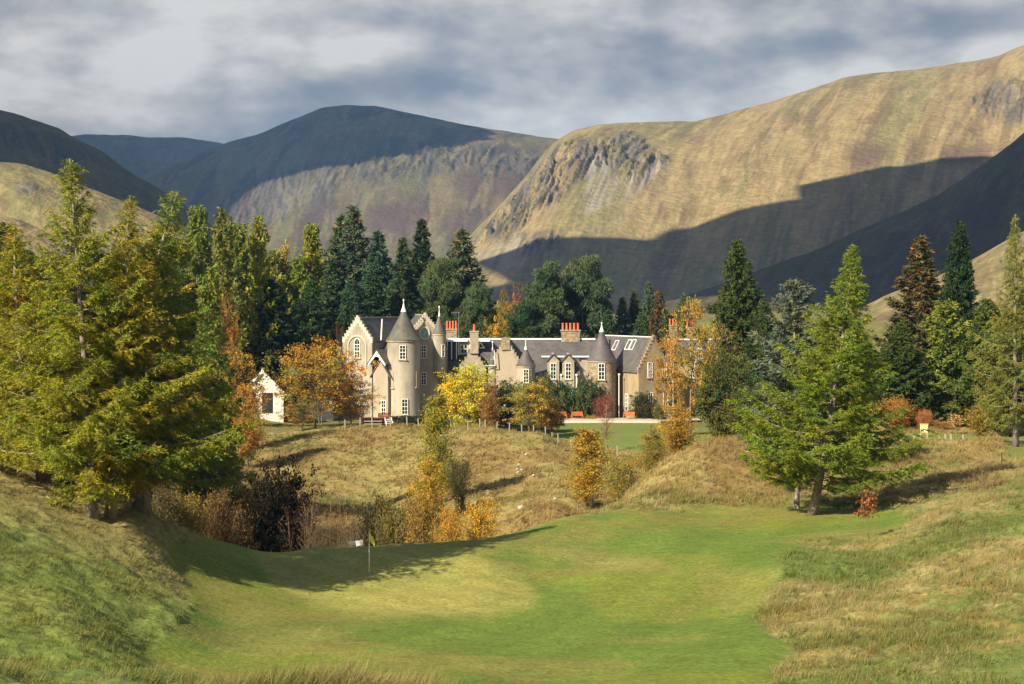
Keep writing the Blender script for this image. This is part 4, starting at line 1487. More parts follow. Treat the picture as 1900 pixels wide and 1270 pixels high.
def tint(rng, n, amt=.25, warm=0.0):
    b = 1 + (rng.random((n, 1)) - .5) * 2 * amt
    h = rng.normal(size=(n, 1)) * .085 + warm
    return np.clip(b * np.hstack([1 + h * 1.3, 1 + h * .25, 1 - h * .8]), .1, 3)


def conifer(seed, H=16., Rd=4.5, nb=130, f0=.10, power=.85, el_lo=-.12, el_hi=.9, droop=.12, upt=.16, twd=7., tl=.34, nd=24., nl=.20, nw=.045,
            hang=.35, gap=.25, trunk_r=.30, warm_top=0.0, var=.3, irregular=.3, tw_ang=1.0, bark='bark'):
    rng = np.random.default_rng(seed)
    L = Leaves(rng)
    T = MB()
    bend = rng.normal(size=2) * .012 * H
    def axis(f):
        return np.array((bend[0] * math.sin(f * 3), bend[1] * math.sin(f * 2.4), H * f))
    fr = np.linspace(0, 1, 12)
    T.tube([axis(f) for f in fr], [max(.018, trunk_r * (1 - f) ** .85 + (.3 * trunk_r * max(0, .05 - f) / .05)) for f in fr], 8)
    lob = rng.random(9)
    for i in range(nb):
        f = f0 + (0.985 - f0) * ((i + rng.random()) / nb) ** 0.92
        ff = (f - f0) / (1 - f0)
        az = i * 2.39996 + rng.normal() * .35
        li = lob[int(ff * 8.99)]
        ln = Rd * (1 - ff) ** power * (1 - irregular * rng.random() * 1.3) * (1 + (li - .5) * gap) + .18
        if ff < .12: ln *= .55 + 3.5 * ff
        el = el_lo + (el_hi - el_lo) * ff ** 1.6 + rng.normal() * .08
        hd = np.array((math.cos(az), math.sin(az), 0.0)); sd = np.array((-hd[1], hd[0], 0.0))
        s = np.linspace(0, 1, 7)
        sway = rng.normal() * .10
        def path(s):
            s = np.asarray(s)[..., None]
            return axis(f) + hd * ln * s * math.cos(el) + sd * ln * sway * s ** 2 + UP * ln * (s * math.sin(el) - droop * np.sin(s * PI * .75) * 1.2 + upt * s ** 2.5 * 1.3)
        pts = path(s)
        if ln > .5:
            T.tube(pts[:6], [max(.008, .016 * ln * (1 - .85 * q)) for q in s[:6]], 4)
        bt = tint(rng, 1, .18)[0]
        # side twigs
        nt = max(3, int(ln * twd))
        st = rng.uniform(.12, 1, nt) ** .8
        sg = np.where(rng.random(nt) < .5, -1., 1.)
        p0 = path(st)
        ang = tw_ang * rng.uniform(.6, 1.15, nt)
        td = hd * np.cos(ang)[:, None] + sd * (np.sin(ang) * sg)[:, None] + UP * (rng.normal(size=nt) * .14 - hang * .35)[:, None]
        td = unit(td)
        tlen = (tl * ln * (1 - st * .72) + .16) * rng.uniform(.55, 1.15, nt)
        cnt = np.maximum(2, (tlen * nd).astype(int))
        rep = np.repeat(np.arange(nt), cnt)
        u = rng.random(len(rep))
        q = p0[rep] + td[rep] * (tlen[rep] * u)[:, None] - UP * (tlen[rep] * u ** 2 * hang * .5)[:, None]
        q += rng.normal(size=q.shape) * .025
        nv = unit(td[rep] * .55 + rng.normal(size=q.shape) * .55 - UP * hang * .6 * rng.random((len(rep), 1)))
        cl = tint(rng, len(rep), var) * bt
        if warm_top:
            wt = (rng.random(len(rep)) < warm_top * max(0, ff - .35) * 2)[:, None]
            cl = np.where(wt, np.array((5.0, 1.55, .9)) * (.7 + .6 * rng.random((len(rep), 1))), cl)
        L.add(q, nv, nl * rng.uniform(.6, 1.3, len(rep)), nw * rng.uniform(.7, 1.3, len(rep)), cl)
        # along the branch
        nb2 = int(ln * nd * .8) + 3
        sb = rng.uniform(.1, 1.02, nb2)
        q = path(sb) + rng.normal(size=(nb2, 3)) * .02
        nv = unit(hd * .6 + rng.normal(size=q.shape) * .6 + UP * .15)
        L.add(q, nv, nl * rng.uniform(.6, 1.2, nb2), nw * rng.uniform(.7, 1.3, nb2), tint(rng, nb2, var) * bt * 1.05)
    # leader
    n = int(H * 5)
    q = axis(1.0) - UP * (rng.random((n, 1)) * H * .09)
    L.add(q, unit(rng.normal(size=(n, 3)) * .8 + UP * .6), nl * rng.uniform(.7, 1.3, n), np.full(n, nw), tint(rng, n, var))
    return dict(H=H, R=Rd, trunk=T, leaves=L, bark=bark)


def broadleaf(seed, H=9., Rd=3.6, base=.22, lobes=16, clumps=11, leaf=.2, nleaf=42, stems=1, narrow=1.0, bark='twig', shell=.55, clr=.30, trunk_r=.16, weep=0.0, var=.3, warmvar=.12):
    rng = np.random.default_rng(seed)
    L = Leaves(rng); T = MB()
    cz = H * (base + (1 - base) * .5); rz = H * (1 - base) * .5
    roots = [np.array((rng.normal() * .25 * (stems > 1) * Rd, rng.normal() * .25 * (stems > 1) * Rd, 0)) for _ in range(stems)]
    forks = []
    for rt in roots:
        top = np.array((rt[0] * .8 + rng.normal() * .3, rt[1] * .8 + rng.normal() * .3, H * (base + .12)))
        T.tube([rt, rt * .6 + top * .4 + rng.normal(size=3) * .08, top], [trunk_r, trunk_r * .8, trunk_r * .62], 7)
        up = top + np.array((rng.normal() * .3, rng.normal() * .3, H * .42))
        T.tube([top, (top + up) / 2 + rng.normal(size=3) * .15, up], [trunk_r * .6, trunk_r * .4, trunk_r * .15], 5)
        forks.append((top, up))
    for i in range(lobes):
        th = i * 2.39996 + rng.normal() * .3
        h = 1 - 2 * (i + .5) / lobes
        h = h * .95
        rr = math.sqrt(max(0, 1 - h * h)) * (narrow if h > 0 else 1)
        k = rng.uniform(.45, .92)
        wgt = (1 - .55 * max(0, h)) if narrow < 1 else 1
        c = np.array((math.cos(th) * rr * Rd * k * wgt, math.sin(th) * rr * Rd * k * wgt, cz + h * rz * .86))
        top, up = forks[i % len(forks)]
        st = top + (up - top) * np.clip((c[2] - top[2]) / (up[2] - top[2] + 1e-6) - .25, 0, .9)
        mid = (st + c) / 2 + np.array((0, 0, .12 * H * (.5 - rng.random())))
        T.tube([st, mid, c], [trunk_r * .34, trunk_r * .2, trunk_r * .07], 4)
        lr = clr * Rd * rng.uniform(.7, 1.25)
        bt = tint(rng, 1, .22, rng.normal() * warmvar)[0]
        cc = c + rng.normal(size=(clumps, 3)) * np.array((1, 1, .75)) * lr * .8
        for q in cc[:4]:
            T.tube([c * .6 + st * .4, (c + q) / 2, q], [trunk_r * .12, trunk_r * .07, trunk_r * .03], 3)
        nl = int(nleaf * rng.uniform(.7, 1.3))
        d = unit(rng.normal(size=(clumps, nl, 3)))
        rad = (rng.random((clumps, nl, 1)) ** shell) * lr * .55 * rng.uniform(.6, 1.3, (clumps, 1, 1))
        pts = (cc[:, None] + d * rad * np.array((1.1, 1.1, .8)))
        if weep: pts[..., 2] -= weep * rng.random((clumps, nl)) ** 2
        pts = pts.reshape(-1, 3)
        ct = np.repeat(tint(rng, clumps, .16), nl, axis=0)
        L.leaf(pts, leaf * rng.uniform(.6, 1.3, len(pts)), tint(rng, len(pts), var) * bt * ct)
    return dict(H=H, R=Rd, trunk=T, leaves=L, bark=bark)


def birch(seed, H=9., Rd=2., stems=3, nbr=46, leaf=.15, nl=55, bark='bark_pale', low=.08, tr=.07, up=.9, var=.3, twigs=True):
    """upright wispy tree or shrub: many rising branches set with small leaves"""
    rng = np.random.default_rng(seed)
    L = Leaves(rng); T = MB()
    for s in range(stems):
        a = rng.uniform(0, 2 * PI); off = Rd * (.18 if stems < 6 else .45) * rng.random()
        rt = np.array((math.cos(a) * off, math.sin(a) * off, 0.0))
        hh = H * rng.uniform(.72, 1.0)
        tp = np.array((rt[0] * 2 + rng.normal() * Rd * .12, rt[1] * 2 + rng.normal() * Rd * .12, hh))
        fr = np.linspace(0, 1, 6)
        ctr = rng.normal(size=3) * .03 * H * np.array((1, 1, 0))
        ax = lambda f: rt + (tp - rt) * f + ctr * math.sin(f * PI)
        T.tube([ax(f) for f in fr], [max(.01, tr * (1 - f * .9)) for f in fr], 5)
        for i in range(nbr // stems + 1):
            f = low + (1 - low) * rng.random() ** .9
            prof = math.sin(min(1, (1 - f) * 1.15 + .06) * PI * .5) ** .8 * (min(1, f * 3 + .35))
            ln = Rd * prof * rng.uniform(.45, 1.0) + .12
            az = rng.uniform(0, 2 * PI)
            hd = np.array((math.cos(az), math.sin(az), up * rng.uniform(.5, 1.3)))
            p0 = ax(f); p1 = p0 + hd * ln * .6; p2 = p0 + hd * ln * np.array((1, 1, .8))
            T.tube([p0, p1, p2], [tr * .3, tr * .18, tr * .06], 3)
            if twigs:
                for k in range(3):
                    q = p0 + (p2 - p0) * rng.uniform(.3, .9)
                    T.tube([q, q + (rng.normal(size=3) * .3 + np.array((0, 0, .35))) * ln * .5], [tr * .1, tr * .05], 3)
            n = int(nl * (.4 + ln / Rd))
            if n < 1: continue
            u = rng.random((n, 1)) ** .7
            q = p0 + (p2 - p0) * u + rng.normal(size=(n, 3)) * (.10 + .16 * ln * u)
            bt = tint(rng, 1, .2, rng.normal() * .10)[0]
            L.leaf(q, leaf * rng.uniform(.6, 1.3, n), tint(rng, n, var) * bt)
    return dict(H=H, R=Rd, trunk=T, leaves=L, bark=bark)


def pine(seed, H=14., Rd=4.2, bark='bark', lobes=26):
    rng = np.random.default_rng(seed)
    L = Leaves(rng); T = MB()
    fr = np.linspace(0, 1, 8)
    bx, by = rng.normal(size=2) * .4
    ax = lambda f: np.array((bx * math.sin(f * 3), by * math.sin(f * 2), H * .94 * f))
    T.tube([ax(f) for f in fr], [.30 * (1 - f * .85) for f in fr], 8)
    for i in range(lobes):
        f = .18 + .8 * (i + rng.random()) / lobes
        prof = math.sin(min(1, (1 - f) * 1.35 + .12) * PI / 2) * (.65 + .35 * min(1, (f - .1) * 3))
        az = i * 2.39996 + rng.normal() * .4
        ln = Rd * prof * rng.uniform(.5, .95)
        hd = np.array((math.cos(az), math.sin(az), .25))
        p0 = ax(f - .06 if f > .1 else f); c = ax(f) + hd * ln
        T.tube([p0, (p0 + c) / 2 - UP * .15, c], [.07, .05, .02], 4)
        bt = tint(rng, 1, .15)[0]
        nsub = 15
        sub = c[None] + rng.normal(size=(nsub, 3)) * np.array((1.0, 1.0, .5)) * Rd * .17 - hd * ln * .3 * rng.random((nsub, 1))
        for q in sub:
            n = 130
            d = unit(rng.normal(size=(n, 3)) + UP * .35)
            rr = rng.random((n, 1)) ** .4 * Rd * .125
            L.add(q + d * rr * np.array((1.2, 1.2, .75)), unit(d + rng.normal(size=(n, 3)) * .4), rng.uniform(.2, .38, n), rng.uniform(.09, .17, n), tint(rng, n, .3) * bt)
    return dict(H=H, R=Rd, trunk=T, leaves=L, bark=bark)


KIT = {
    'larch_a': conifer(1, 17, 5.4, 165, .085, 1.0, -.10, .8, .10, .20, 12, .36, 50, .16, .038, .62, .5, .20, irregular=.45, bark='bark_pale'),
    'larch_b': conifer(2, 17, 5.2, 160, .10, 1.2, -.05, .9, .08, .24, 12, .36, 50, .16, .038, .55, .5, .20, irregular=.45, bark='bark_pale'),
    'larch_c': conifer(3, 17, 4.6, 150, .12, 1.05, .0, 1.0, .06, .26, 12, .36, 50, .16, .038, .45, .5, .24, irregular=.4, bark='bark_pale'),
    'larch_r': conifer(14, 17.7, 5.0, 230, .11, 1.25, -.16, 1.05, .05, .30, 12, .36, 50, .17, .042, .40, .6, .20, irregular=.45, bark='bark_pale'),
    'larch_far': conifer(4, 14, 3.8, 150, .06, .62, .0, .8, .05, .18, 7.5, .38, 22, .32, .15, .45, .8, .2, irregular=.5),
    'larch_far2': conifer(5, 14, 3.4, 130, .06, .62, .1, 1.0, .05, .18, 7.5, .38, 22, .32, .15, .4, .6, .2, irregular=.5),
    'spruce': conifer(6, 16, 3.6, 190, .03, .85, -.15, .7, .06, .12, 8, .36, 22, .34, .15, .35, .25, .25, irregular=.25),
    'spruce_cones': conifer(7, 16, 3.4, 190, .03, .85, -.05, .8, .05, .12, 8, .36, 22, .34, .15, .35, .3, .25, warm_top=.09, irregular=.25),
    'fir_dense': conifer(8, 15, 3.2, 220, .02, .66, .05, .8, .06, .10, 9, .36, 22, .34, .14, .30, .2, .25, irregular=.18),
    'blue_spruce': conifer(9, 13, 3.6, 150, .05, .62, -.05, .75, .05, .16, 9, .38, 34, .26, .085, .1, .4, .22, irregular=.45),
    'fir_broad': conifer(10, 15, 4.2, 230, .03, .85, -.02, .9, .05, .14, 8.5, .36, 22, .34, .15, .3, .35, .25, irregular=.25),
    'pine_a': pine(11), 'pine_b': pine(12, 13, 4.6, lobes=30),
    'broad_a': broadleaf(21, 9, 4.0, .2, 24, 14, .17, 52),
    'broad_b': broadleaf(22, 8, 3.2, .25, 20, 12, .17, 48),
    'broad_dense': broadleaf(23, 7, 3.0, .06, 30, 13, .19, 62, clr=.34, trunk_r=.14),
    'broad_sparse': broadleaf(24, 9, 3.0, .25, 26, 9, .16, 32, trunk_r=.17, clr=.28),
    'birch_a': birch(31, 9, 1.9, 3, 150, .135, 105), 'birch_b': birch(32, 8, 2.0, 4, 150, .13, 95),
    'shrub_a': birch(33, 3.2, 1.7, 9, 110, .10, 75, low=.03, tr=.03), 'shrub_b': birch(34, 3.0, 1.9, 10, 120, .10, 80, low=.02, tr=.03),
    'bare_a': birch(35, 3.6, 1.5, 10, 120, .07, 7, 'twig', .05, .028, 1.2), 'bare_b': birch(36, 6, 1.5, 2, 70, .10, 10, 'bark_pale', .22, .06, 1.2),
    'sapling': birch(37, 2.4, .42, 1, 34, .10, 9, 'twig', .45, .022, 1.0), 'golden': birch(38, 3.2, 1.2, 5, 130, .13, 60, low=.02, tr=.04, up=1.4),
    'ivy': broadleaf(39, 3.4, 2.2, .0, 20, 10, .19, 50, clr=.36, stems=3, trunk_r=.06),
}
for k, d in KIT.items():
    d['crown'] = d['leaves'].mesh(k + '_crown', M['leaf'])
    tb = d['trunk']
    me = bpy.data.meshes.new(k + '_trunk')
    me.from_pydata(tb.v, [], tb.f)
    me.materials.append(M[d['bark']])
    for p in me.polygons: p.use_smooth = True
    d['wood'] = me
    del d['leaves'], d['trunk']


WID = {'larch': 1.5, 'spruce': 2.1, 'fir': 1.5, 'blue': 1.5, 'pine': 1.15}


def plant(kit, name, cat, px, top, Y, wpx, col, label, group=None, base_px=None, rz=None, base=None, parts=('crown', 'trunk'), sink=.1):
    """px: column of the crown's top; top: row of its top; wpx: crown width in photo pixels"""
    d = KIT[kit]
    bpx = px if base_px is None else base_px
    z = gz(bpx, Y)
    H = Z(top, Y) - z
    sz = (H + sink) / d['H']
    sx = (wpx * Y / F) / (2 * d['R']) * WID.get(kit.split('_')[0], 1.0)
    if kit.startswith('broad'): sx = max(sx, (H / 3.2) / (2 * d['R']))
    col = tuple(min(.6, v * 1.35) for v in col)
    root = empty(name, (X(bpx, Y), Y, z - sink), 0, label, cat, group)
    lean = math.atan2(X(px, Y) - X(bpx, Y), H)
    root.rotation_euler = (0, lean, 0)
    r = random.uniform(0, 6.28) if rz is None else rz
    for nm, me in ((parts[0], d['crown']), (parts[1], d['wood'])):
        o = link(nm, me, root)
        o.scale = (sx, sx, sz)
        o.rotation_euler = (0, 0, r)
        o.color = (*col, 1) if nm == parts[0] else (1, 1, 1, 1)
    return root


# foliage albedos
LARCH = (.185, .195, .022); LARCH_Y = (.23, .20, .022); LARCH_G = (.145, .172, .030)
SPR = (.056, .088, .036); SPRB = (.075, .106, .060); DARK = (.028, .048, .018); OLV = (.135, .138, .028)
ORG = (.29, .165, .032); YEL = (.36, .26, .03); GOLD = (.32, .20, .03); RUST = (.25, .10, .03); BRN = (.14, .085, .035); LIME = (.40, .34, .035)
PINE = (.075, .105, .045)
gL = 'larches on the left bank'
plant('larch_a', 'larch_tree', 'tree', 130, 292, 82, 390, LARCH, 'tallest larch on the left bank with its pale spire highest at the far left', gL, base_px=172, rz=.4)
plant('larch_b', 'larch_tree', 'tree', 238, 362, 83, 340, LARCH_Y, 'larch on the left bank whose bare bent tip stands just right of the tallest larch', gL, base_px=205, rz=2.2)
plant('larch_c', 'larch_tree', 'tree', 345, 352, 86, 400, LARCH_G, 'greener larch on the left bank with wide low boughs reaching over the ravine', gL, base_px=264, rz=3.9)
plant('larch_c', 'larch_tree', 'tree', 48, 415, 88, 330, LARCH_Y, 'yellowish larch at the left edge in front of the tallest larch\'s left side', gL, base_px=85, rz=5.0)
plant('larch_b', 'larch_tree', 'tree', -20, 440, 98, 300, LARCH, 'larch half cut off by the left edge of the photo', gL, base_px=20, rz=1.1)
plant('larch_r', 'larch_tree', 'tree', 1578, 448, 114, 285, (.135, .172, .020), 'large lone green larch with leaning pale trunk beside the fairway on the right', None, base_px=1507, rz=.9)
plant('blue_spruce', 'blue_spruce', 'tree', 1478, 522, 136, 165, (.105, .125, .085), 'blue grey spruce with bare star-shaped top left of the lone larch', None, base_px=1478, rz=0.3)

gF = 'larches on the wooded slope left of the castle'
for kit, px, top, Y, wd, c, lab in [
    ('larch_far', 368, 385, 270, 95, LARCH_G, 'green larch on the wooded slope rising directly right of the left bank larches'),
    ('larch_far2', 408, 392, 250, 90, OLV, 'olive larch on the wooded slope between the green larch and the thin-tipped one'),
    ('larch_far', 440, 418, 264, 105, LARCH_G, 'low green larch on the wooded slope above the dark broad fir'),
    ('larch_far2', 480, 405, 255, 80, LARCH, 'thin-tipped larch on the wooded slope left of the golden larch'),
    ('larch_far', 577, 418, 300, 80, LARCH, 'yellow green larch between the golden larch and the tall twin spruces'),
    ('larch_far', 300, 420, 262, 100, LARCH_Y, 'yellowish larch seen between the spires of the left bank larches'),
    ('larch_far', 5, 415, 240, 110, OLV, 'dark olive larch at the far left edge behind the left bank larches'),
    ('larch_far2', 395, 500, 165, 100, LARCH_G, 'larch with drooping boughs in front of the wooded slope above the rusty rowan'),
]:
    plant(kit, 'larch_tree', 'tree', px, top, Y, wd, c, lab, gF)
plant('birch_a', 'golden_birch', 'tree', 524, 452, 300, 50, (.30, .22, .03), 'small golden yellow tree standing out against the green wood', None, base=640)
plant('birch_a', 'autumn_tree', 'tree', 290, 425, 262, 50, GOLD, 'golden crown peeping between the left bank larch spires')

gS = 'dark conifers behind the castle'
for kit, px, top, Y, wd, c, lab in [
    ('spruce_cones', 658, 384, 305, 92, SPRB, 'tallest dark spruce behind the castle, right one of the twin spires'),
    ('spruce_cones', 633, 400, 310, 80, SPR, 'slightly lower left one of the twin spruce spires behind the castle'),
    ('spruce', 705, 428, 300, 78, (.045, .085, .045), 'smooth green spruce just right of the twin spires'),
    ('spruce_cones', 746, 442, 320, 60, SPR, 'short pointed spruce between the smooth green spruce and the brown-tipped one'),
    ('spruce_cones', 782, 408, 318, 66, DARK, 'narrow brown-tipped spruce behind the clock gable'),
    ('spruce_cones', 857, 426, 300, 100, SPRB, 'broad dark spruce full of cones at the right end of the wood behind the castle'),
    ('pine_b', 812, 478, 292, 95, PINE, 'rounded blue green pine behind the corner turret'),
    ('spruce', 610, 480, 288, 80, SPR, 'dark spruce filling the wood below the twin spires on the left'),
    ('spruce', 690, 510, 286, 90, (.04, .075, .03), 'mid green spruce directly behind the roof left of the round tower'),
    ('fir_broad', 740, 505, 290, 90, SPR, 'rounded dark fir directly behind the round tower cone'),
    ('pine_a', 880, 520, 288, 70, PINE, 'low pine behind the tall single chimney pot'),
    ('fir_broad', 650, 520, 284, 80, (.045, .08, .035), 'fir behind the arched gable window'),
    ('spruce', 580, 520, 282, 75, (.045, .08, .03), 'green spruce behind the orange tree left of the castle'),
]:
    plant(kit, 'spruce_tree' if 'spruce' in kit else ('pine_tree' if 'pine' in kit else 'fir_tree'), 'tree', px, top, Y, wd, c, lab, gS)
plant('fir_dense', 'fir_tree', 'tree', 495, 518, 256, 118, DARK, 'very dark dense broad fir left of the castle above the white gable')
plant('fir_dense', 'fir_tree', 'tree', 556, 556, 268, 66, (.035, .065, .022), 'dark green cypress-like fir between the broad dark fir and the castle')
plant('fir_dense', 'fir_tree', 'tree', 455, 590, 270, 60, (.05, .075, .02), 'dark fir partly hidden behind the orange birch left of the white gable')
plant('broad_b', 'autumn_tree', 'tree', 600, 622, 275, 40, GOLD, 'little yellow tree peeping beside the brick chimney left of the arched gable')

gP = 'pines behind the middle of the castle'
plant('pine_a', 'pine_tree', 'tree', 1010, 482, 292, 92, PINE, 'left one of the two large round-headed pines behind the castle roof', gP)
plant('pine_b', 'pine_tree', 'tree', 1078, 474, 296, 112, (.07, .10, .05), 'right and broader one of the two large round-headed pines behind the roof', gP)
plant('pine_a', 'pine_tree', 'tree', 966, 552, 288, 74, (.05, .085, .035), 'low dark green pine left of the two large round-headed pines', gP)
gB = 'young spruces behind the right wing'
for kit, px, top, Y, wd, c, lab in [
    ('spruce', 1152, 552, 300, 44, SPRB, 'leftmost young spruce behind the right wing roof next to the pines'),
    ('spruce_cones', 1178, 540, 305, 40, SPR, 'young spruce with sparse tip behind the two skylights'),
    ('spruce', 1204, 522, 310, 46, SPRB, 'tallest young spruce behind the right wing with a bare leader'),
    ('spruce_cones', 1224, 540, 300, 44, (.09, .07, .035), 'rusty-tinged young spruce just right of the tallest young spruce'),
    ('spruce', 1272, 545, 300, 50, SPRB, 'young spruce behind the orange birch at the right wing chimney'),
    ('fir_broad', 1190, 580, 292, 60, (.05, .085, .035), 'bushy low fir right behind the skylight roof'),
    ('fir_broad', 1128, 575, 290, 60, (.045, .08, .035), 'bushy fir behind the right round tower cone'),
    ('fir_broad', 1236, 585, 290, 50, (.05, .08, .035), 'bushy low fir behind the right gable apex'),
]:
    plant(kit, 'spruce_tree' if 'spruce' in kit else 'fir_tree', 'tree', px, top, Y, wd, c, lab, gB)
plant('broad_b', 'autumn_tree', 'tree', 932, 560, 300, 34, ORG, 'small orange tree in the gap between the spruce wood and the pines')
plant('broad_b', 'autumn_tree', 'tree', 926, 588, 285, 34, GOLD, 'yellow tree low behind the roof in the gap left of the pines')
plant('broad_b', 'autumn_tree', 'tree', 955, 546, 330, 40, RUST, 'rust coloured tree top peeping above the low dark green pine')

plant('fir_broad', 'fir_tree', 'tree', 1366, 446, 236, 124, (.050, .072, .018), 'large dark pyramidal fir in front of the castle\'s right end')
plant('fir_broad', 'fir_tree', 'tree', 1420, 560, 215, 90, (.05, .07, .022), 'dark shorter fir between the pyramidal fir and the blue spruce')
plant('spruce_cones', 'spruce_tree', 'tree', 1706, 440, 205, 100, (.085, .078, .028), 'brownish cone-laden spruce right of the lone larch')
plant('fir_dense', 'fir_tree', 'tree', 1785, 412, 200, 80, DARK, 'narrow very dark fir between the brownish spruce and the right edge larch')
plant('larch_b', 'larch_tree', 'tree', 1885, 398, 152, 175, (.16, .165, .035), 'tall yellowish larch at the right edge of the photo')
plant('fir_broad', 'fir_tree', 'tree', 1830, 555, 175, 130, (.075, .10, .022), 'wide green fir under the right edge larch')
plant('larch_far', 'larch_tree', 'tree', 1755, 560, 180, 120, LARCH_G, 'mid green larch in front of the narrow very dark fir')
plant('fir_broad', 'fir_tree', 'tree', 1672, 600, 178, 110, (.06, .085, .022), 'olive fir in front of the brownish cone-laden spruce')
plant('fir_dense', 'fir_tree', 'tree', 1600, 620, 200, 90, (.05, .07, .022), 'dark fir glimpsed behind the right side of the lone larch')
plant('spruce', 'spruce_tree', 'tree', 1925, 520, 170, 110, (.06, .08, .022), 'dark spruce cut by the right edge under the larch')
plant('broad_dense', 'leafy_tree', 'tree', 1352, 668, 190, 105, (.075, .082, .020), 'rounded olive tree in front of the castle\'s right end', base=815)
plant('broad_dense', 'leafy_tree', 'tree', 1400, 720, 175, 90, (.06, .07, .02), 'low dark olive tree between the rounded olive tree and the blue spruce', base=830)

def fill(n, pxr, topf, Yr, wr, kits, cols, name, label, group, seed):
    rr = random.Random(seed)
    for i in range(n):
        px = pxr[0] + (pxr[1] - pxr[0]) * (i + rr.uniform(.15, .85)) / n
        c = rr.choice(cols)
        c = tuple(v * rr.uniform(.85, 1.15) for v in c)
        plant(rr.choice(kits), name, 'tree', px, topf(px) + rr.uniform(-14, 30), rr.uniform(*Yr), rr.uniform(*wr), c, label, group)


def it(*p):
    a, b = zip(*p)
    return lambda x: float(np.interp(x, a, b))


fill(13, (300, 585), it((300, 480), (400, 450), (480, 460), (600, 480)), (285, 320), (70, 100), ['larch_far', 'larch_far2', 'spruce'], [LARCH_G, OLV, (.06, .09, .025)], 'larch_tree',
     'green larch in the crowded upper rows of the wooded slope left of the castle', 'crowded trees high on the left wooded slope', 1)
fill(12, (270, 450), it((270, 560), (560, 590)), (264, 280), (70, 100), ['larch_far', 'fir_broad', 'larch_far2'], [LARCH_G, (.075, .10, .025), (.05, .075, .025), LARCH], 'conifer_tree',
     'mixed green conifer in the crowded lower rows of the wooded slope left of the castle', 'crowded trees low on the left wooded slope', 2)
fill(14, (565, 905), it((565, 500), (650, 470), (780, 500), (905, 540)), (292, 330), (75, 105), ['spruce', 'spruce_cones', 'fir_broad', 'pine_a'], [SPR, SPRB, DARK], 'conifer_tree',
     'dark conifer filling the dense wood behind the castle between the taller spires', 'dense filling of the wood behind the castle', 3)
fill(10, (935, 1310), it((935, 590), (1310, 592)), (296, 315), (60, 90), ['spruce', 'fir_broad', 'pine_b'], [(.05, .08, .035), SPRB, OLV], 'conifer_tree',
     'low green conifer in the hedge-like row behind the castle\'s right half', 'low row of conifers behind the right half of the castle', 4)
fill(14, (1430, 1930), it((1430, 600), (1500, 640), (1600, 640), (1700, 600), (1930, 560)), (185, 235), (85, 125), ['fir_broad', 'larch_far', 'spruce'], [(.06, .085, .022), OLV, (.05, .07, .02), LARCH_G], 'conifer_tree',
     'dark green conifer in the thick row of trees behind the right bank', 'thick row of conifers behind the right bank', 5)
fill(10, (-60, 400), it((-60, 640), (400, 660)), (118, 150), (100, 140), ['larch_far', 'fir_broad', 'broad_a'], [OLV, LARCH_G, (.12, .10, .025), (.07, .085, .022)], 'thicket_tree',
     'shaded olive tree in the thicket close behind the left bank larches', 'thicket behind the left bank larches', 6)
fill(7, (-80, 300), it((-80, 470), (300, 480)), (250, 300), (100, 130), ['larch_far', 'fir_broad'], [OLV, LARCH_G, DARK], 'conifer_tree',
     'green conifer glimpsed through the crowns of the left bank larches', 'conifers glimpsed through the left bank larches', 8)

# autumn trees around the castle
plant('broad_a', 'oak_tree', 'tree', 585, 640, 238, 160, (.29, .185, .034), 'big rounded orange oak before the castle\'s left end', base=800)
plant('broad_a', 'autumn_tree', 'tree', 652, 705, 240, 84, (.26, .155, .034), 'smaller orange tree touching the left wall of the castle', base=795)
plant('broad_sparse', 'birch_tree', 'tree', 440, 650, 205, 110, (.22, .14, .025), 'pale orange and green birch left of the white gabled house')
plant('birch_a', 'birch_tree', 'tree', 462, 716, 195, 74, ORG, 'bright orange birch standing before the white gabled house', base=850)
plant('broad_b', 'shrub', 'shrub', 560, 745, 226, 70, (.20, .13, .03), 'brownish bush under the big orange oak', base=800)
plant('bare_b', 'birch_tree', 'tree', 595, 735, 222, 60, BRN, 'bare brown sapling in front of the big orange oak', base=806)
plant('broad_dense', 'yellow_maple', 'tree', 868, 684, 238, 90, LIME, 'dense bright yellow green maple in front of the castle middle', base=794)
plant('birch_b', 'birch_tree', 'tree', 911, 702, 236, 44, (.26, .14, .035), 'pinkish orange birch just right of the bright yellow maple', base=794)
plant('broad_dense', 'holly_bush', 'shrub', 942, 712, 242, 62, (.04, .06, .016), 'dark green holly between the orange birch and the forked yellow tree', base=794)
plant('broad_b', 'cherry_tree', 'tree', 984, 704, 226, 86, (.24, .18, .03), 'yellow green cherry tree with a pale forked trunk', base=806)
plant('broad_b', 'cherry_tree', 'tree', 1022, 742, 230, 54, (.26, .14, .03), 'low reddish yellow tree left of the first bench', base=800)
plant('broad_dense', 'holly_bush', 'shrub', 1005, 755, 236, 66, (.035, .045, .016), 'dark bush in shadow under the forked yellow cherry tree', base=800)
plant('ivy', 'climbing_shrub', 'shrub', 1035, 712, 262, 46, (.06, .07, .025), 'dark climber on the wall under the left dormer window', base=778)
plant('ivy', 'climbing_shrub', 'shrub', 1070, 722, 262, 44, (.065, .08, .025), 'green climber on the wall between the two dormers and the right tower', base=778)
plant('ivy', 'climbing_shrub', 'shrub', 1092, 708, 261, 40, (.07, .08, .028), 'tall green climber against the right round tower', base=778)
plant('shrub_a', 'red_shrub', 'shrub', 1122, 736, 259, 42, (.17, .055, .04), 'dark red shrub at the foot of the right round tower', base=780)
plant('broad_dense', 'holly_bush', 'shrub', 1193, 732, 259, 46, (.05, .052, .02), 'dark round bush between the benches and the right gable windows', base=780)
plant('shrub_a', 'shrub', 'shrub', 1223, 752, 257, 36, (.09, .09, .025), 'olive bush in front of the right gable below its lower windows', base=782)
